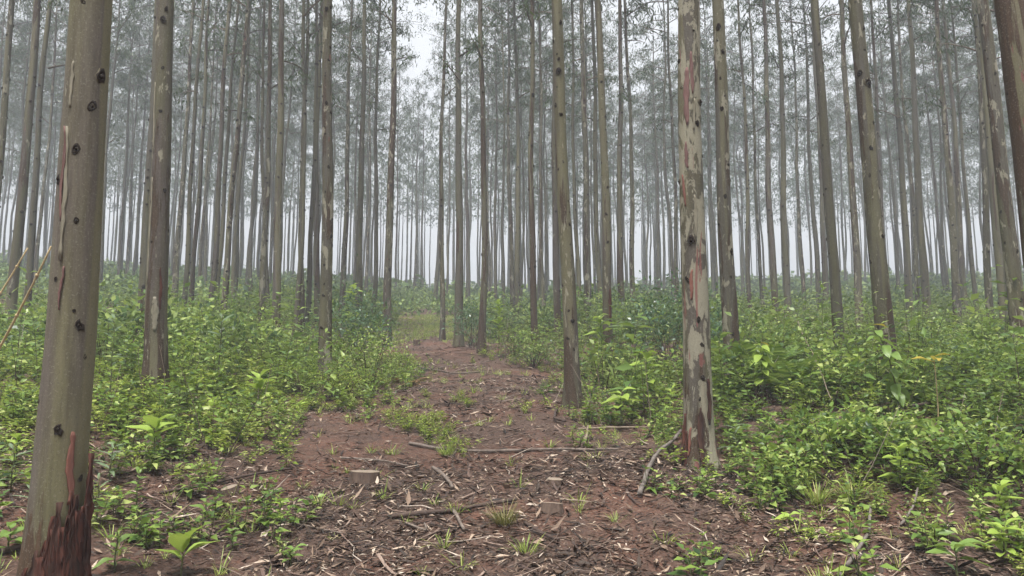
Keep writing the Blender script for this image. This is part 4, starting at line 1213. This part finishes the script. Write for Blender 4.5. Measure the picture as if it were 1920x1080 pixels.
# ------------------------------------------------------------------ stumps, branches, sticks
def stump(px, py, D, h, label, seed, tilt=0.05):
    r = np.random.default_rng(seed)
    e = empty('tree_stump', G(px, py), label, 'stump', 'stumps on the path')
    e.rotation_euler = (tilt, -tilt * 0.5, r.uniform(0, 6))
    ns = 28; th = np.linspace(0, 2 * np.pi, ns, endpoint=False)
    rr = 0.5 * D * (1 + 0.05 * np.sin(3 * th + 1) + 0.03 * np.sin(7 * th) + r.normal(0, 0.012, ns))
    zs = [-0.06, 0.01, h * 0.6, h]; k = [1.18, 1.10, 1.02, 1.0]
    V = np.array([[rr[j] * kk * math.cos(th[j]), rr[j] * kk * math.sin(th[j]), z] for z, kk in zip(zs, k) for j in range(ns)])
    Q = np.array([[i * ns + j, i * ns + (j + 1) % ns, (i + 1) * ns + (j + 1) % ns, (i + 1) * ns + j] for i in range(3) for j in range(ns)])
    a = Acc(); a.add(V, None, Q); obj('bark', a.mesh('bark', [M['stump_side']]), e)
    V = np.array([[rr[j] * q * math.cos(th[j]), rr[j] * q * math.sin(th[j]), h + dz] for q, dz in ((0.995, 0.0), (0.93, 0.004), (0.45, 0.006)) for j in range(ns)] + [[0, 0, h + 0.005]])
    Q = np.array([[i * ns + j, i * ns + (j + 1) % ns, (i + 1) * ns + (j + 1) % ns, (i + 1) * ns + j] for i in range(2) for j in range(ns)])
    T = np.array([[2 * ns + j, 2 * ns + (j + 1) % ns, 3 * ns] for j in range(ns)])
    a = Acc(); a.add(V, T, Q); obj('cut_face', a.mesh('cut_face', [M['cut']]), e)
M['stump_side'] = plain_mat('stump_bark', (0.045, 0.030, 0.023), (0.13, 0.09, 0.068), 30, 0.9, (1, 1, 0.3), 0.9)
def cut_mat():
    s = NT('cut_wood')
    tc = s.new('ShaderNodeTexCoord')
    w = s.new('ShaderNodeTexWave', wave_type='RINGS', rings_direction='Z')
    w.inputs['Scale'].default_value = 26; w.inputs['Distortion'].default_value = 2.0; w.inputs['Detail'].default_value = 3
    s.l(tc.outputs['Object'], w.inputs['Vector'])
    n = s.noise(tc.outputs['Object'], 18, 5, 0.7)
    col = s.mix(s.math('MULTIPLY', w.outputs['Fac'], 0.35), s.mix(n, (0.15, 0.115, 0.085), (0.32, 0.26, 0.20)), (0.11, 0.085, 0.062))
    s.l(s.principled(col, 0.85, 0.2, n, 0.4, 0.004), s.out.inputs['Surface'])
    return s.m
M['cut'] = cut_mat()
stump(685, 908, 0.235, 0.095, 'flat-topped pale stump cut low on the left side of the path', 1)
stump(1040, 908, 0.125, 0.035, 'small sunken stump right of the path middle', 2)
stump(781, 648, 0.2, 0.16, 'little dark stump far up the path', 3)
stump(432, 926, 0.13, 0.045, 'small broken stump in the litter left of the pale one', 4, 0.25)
stump(642, 944, 0.12, 0.04, 'reddish chunk of stump just below the pale flat-topped one', 5, 0.3)
stump(1035, 958, 0.15, 0.05, 'dark rotten stump at the end of the bark heap', 6, 0.2)

WOOD_GROUP = 'fallen branches and sticks'
def branch(pix, rad, mat, label, seed=0, lift=0.0, name='fallen_branch', forks=0, cat='branch', ends=None):
    """A branch whose pixels in the photograph are traced on the ground; lift raises single points off it."""
    r = np.random.default_rng(seed + 50)
    P = np.array([G(*p) for p in pix])
    L = np.broadcast_to(lift, (len(P),)).copy()
    t = np.concatenate([[0], np.cumsum(np.linalg.norm(np.diff(P[:, :2], axis=0), axis=1))])
    n = max(8, int(t[-1] / 0.06)); s = np.linspace(0, t[-1], n)
    X = np.interp(s, t, P[:, 0]); Y = np.interp(s, t, P[:, 1]); lf = np.interp(s, t, L)
    zz = ground_z(X, Y); zz = np.convolve(np.pad(zz, 3, mode='edge'), np.ones(7) / 7, 'valid')
    pts = np.stack([X, Y, zz + rad * 0.9 + lf + 0.012], -1)
    pts += np.cumsum(r.normal(0, rad * 0.16, (n, 3)), 0) * [1, 1, 0.25]
    o0 = pts[0].copy()
    e = empty(name, o0, label, cat, WOOD_GROUP)
    a = Acc(); tube(a, pts - o0, rad * np.linspace(1.05, 0.72, n) * (1 + r.normal(0, 0.06, n)), 9)
    obj('stem', a.mesh('stem', [M[mat]]), e)
    for k in range(forks):
        q = int(n * (0.3 + 0.5 * k / max(forks, 1))); d = unit(pts[min(q + 2, n - 1)] - pts[q]); sd = np.array([-d[1], d[0], 0.25]) * (1 if k % 2 else -1)
        ln = r.uniform(0.15, 0.4)
        f = np.array([pts[q] + (d * 0.8 + sd) * ln * u for u in (0, 0.4, 0.75, 1)]) - o0
        f += r.normal(0, 0.008, (4, 3)); f[:, 2] = np.maximum(f[:, 2], ground_z(f[:, 0] + o0[0], f[:, 1] + o0[1]) - o0[2] + 0.008)
        a = Acc(); tube(a, f, rad * np.array([0.55, 0.45, 0.35, 0.2]), 6)
        obj('side_twig', a.mesh('side_twig', [M[mat]]), e)
    return e
branch([(768, 836), (800, 842), (885, 852), (960, 851), (1040, 846), (1165, 847)], 0.016, 'dead_wood', 'long straight dead branch lying across the whole path', 1, forks=1)
branch([(1200, 935), (1215, 893), (1236, 862), (1278, 832)], 0.019, 'grey_wood', 'bare grey branch leaning toward the flaking tree', 2, [0.0, 0.02, 0.05, 0.10])
branch([(812, 882), (835, 903), (850, 922)], 0.017, 'dead_wood', 'short stout stick on the path right of the pale stump', 3)
branch([(205, 864), (270, 862), (352, 858)], 0.022, 'grey_wood', 'thick grey stick beneath the bright big-leaved seedling', 4, 0.02)
branch([(300, 932), (370, 918), (440, 905), (545, 884)], 0.013, 'dark_wood', 'long thin dark stick slanting through the litter left of the path', 5, forks=2)
branch([(735, 978), (790, 972), (860, 962), (965, 944)], 0.018, 'dark_wood', 'dark curved strip of wood at the top of the bark heap on the path', 6, forks=2)
branch([(760, 985), (800, 1003), (795, 985)], 0.008, 'dead_wood', 'hooked twig left of the bark heap', 7)
branch([(850, 960), (862, 985), (872, 1003)], 0.013, 'dead_wood', 'short stick poking down from the bark heap', 8)
branch([(985, 985), (1015, 1008), (1045, 1022)], 0.013, 'dark_wood', 'dark stick sloping below the dry grass tuft', 9)
branch([(1085, 815), (1140, 812), (1215, 812)], 0.013, 'pale_wood', 'pale stick under the weeds left of the flaking tree', 10, 0.03)
branch([(1095, 838), (1103, 810)], 0.014, 'pale_wood', 'pale splinter standing up at the end of the long branch', 11, [0.0, 0.05])
branch([(1575, 1090), (1600, 1050), (1630, 1010), (1632, 965)], 0.012, 'grey_wood', 'grey bent twig at the bottom edge among the grass', 12, [0.0, 0.01, 0.03, 0.06], forks=1)
branch([(1690, 995), (1715, 965), (1722, 945)], 0.009, 'grey_wood', 'thin curved twig among weeds near the lower right', 13, [0.0, 0.04, 0.1])
branch([(1060, 800), (1040, 792), (1045, 770)], 0.016, 'dark_wood', 'dark dead root end at the foot of the pale-shanked tree', 14, 0.02)
branch([(1050, 942), (1090, 945), (1120, 950)], 0.008, 'pale_wood', 'pale flat chip of wood right of the rotten stump', 15)
branch([(640, 862), (720, 868), (765, 880)], 0.010, 'dead_wood', 'thin stick above the pale flat-topped stump', 16, forks=1)
branch([(1380, 870), (1440, 862), (1520, 880)], 0.010, 'dark_wood', 'dark stick half hidden in the weeds right of the flaking tree', 17, 0.03)
branch([(1700, 790), (1800, 775), (1900, 790)], 0.014, 'dark_wood', 'dark fallen bough in the weeds behind the yellow-leaved sapling', 18, 0.12, forks=2)
branch([(1500, 690), (1530, 740), (1560, 790)], 0.006, 'pale_wood', 'pale thin cane arching through the bush by the fern-side tree', 19, [0.75, 0.42, 0.2])
branch([(-10, 800), (60, 790), (110, 800)], 0.012, 'dark_wood', 'dark fallen stick left of the torn-bark tree', 20, 0.05, forks=2)
branch([(0, 1045), (60, 1030)], 0.018, 'dark_wood', 'dark stick end beside the foot of the torn-bark tree', 21)
branch([(780, 690), (850, 705), (910, 700)], 0.016, 'dead_wood', 'grey stick lying across the narrow part of the path', 22)
branch([(480, 985), (640, 1010)], 0.006, 'dead_wood', 'very thin twig in the litter below the stump', 23)

def stalk(p0, p1, sag, rad, label, seed):
    """A dry cane leaning up against the torn-bark tree."""
    p0 = np.array(p0, float); p1 = np.array(p1, float)
    t = np.linspace(0, 1, 12)[:, None]
    pts = p0 + (p1 - p0) * t - np.array([0, 0, sag]) * (4 * t * (1 - t))
    e = empty('dry_cane', p0, label, 'cane', WOOD_GROUP)
    a = Acc(); tube(a, pts - p0, np.linspace(rad, rad * 0.6, 12), 7)
    st = obj('stem', a.mesh('stem', [M['straw']]), e)
    for k in (3, 6, 9):
        a = Acc(); d = unit(pts[k + 1] - pts[k]) * 0.008
        tube(a, [pts[k] - p0 - d, pts[k] - p0 + d], [rad * 1.2, rad * 1.2], 7)
        obj('joint', a.mesh('joint', [M['straw']]), st)
def at(px, py, y):
    d = ray(px, py); t = y / d[1]
    return np.array([d[0] * t, y, CAM_Z + d[2] * t])
stalk(at(-40, 720, 4.6), at(96, 462, 4.3), 0.03, 0.009, 'straw-coloured dry cane leaning against the torn-bark tree', 1)
stalk(at(-60, 640, 5.2), at(52, 465, 5.2), 0.02, 0.008, 'thinner straw-coloured cane at the left edge, behind the leaning one', 2)

# ------------------------------------------------------------------ the misty air
def haze():
    lo = np.array([-430, -120, float(min(_tz)) - 6.0]); hi = np.array([430, 490, 45.0])
    V = [(x, y, z) for z in (lo[2], hi[2]) for y in (lo[1], hi[1]) for x in (lo[0], hi[0])]
    F = [(0, 2, 3, 1), (4, 5, 7, 6), (0, 1, 5, 4), (2, 6, 7, 3), (0, 4, 6, 2), (1, 3, 7, 5)]
    me = bpy.data.meshes.new('haze'); me.from_pydata([tuple(float(c) for c in v) for v in V], [], F); me.update()
    s = NT('haze')
    pv = s.new('ShaderNodeVolumePrincipled')
    pv.inputs['Color'].default_value = (0.56, 0.60, 0.66, 1)
    pv.inputs['Density'].default_value = HAZE_DENSITY
    s.l(pv.outputs[0], s.out.inputs['Volume'])
    me.materials.append(s.m)
    obj('haze', me, kind='stuff')
haze()
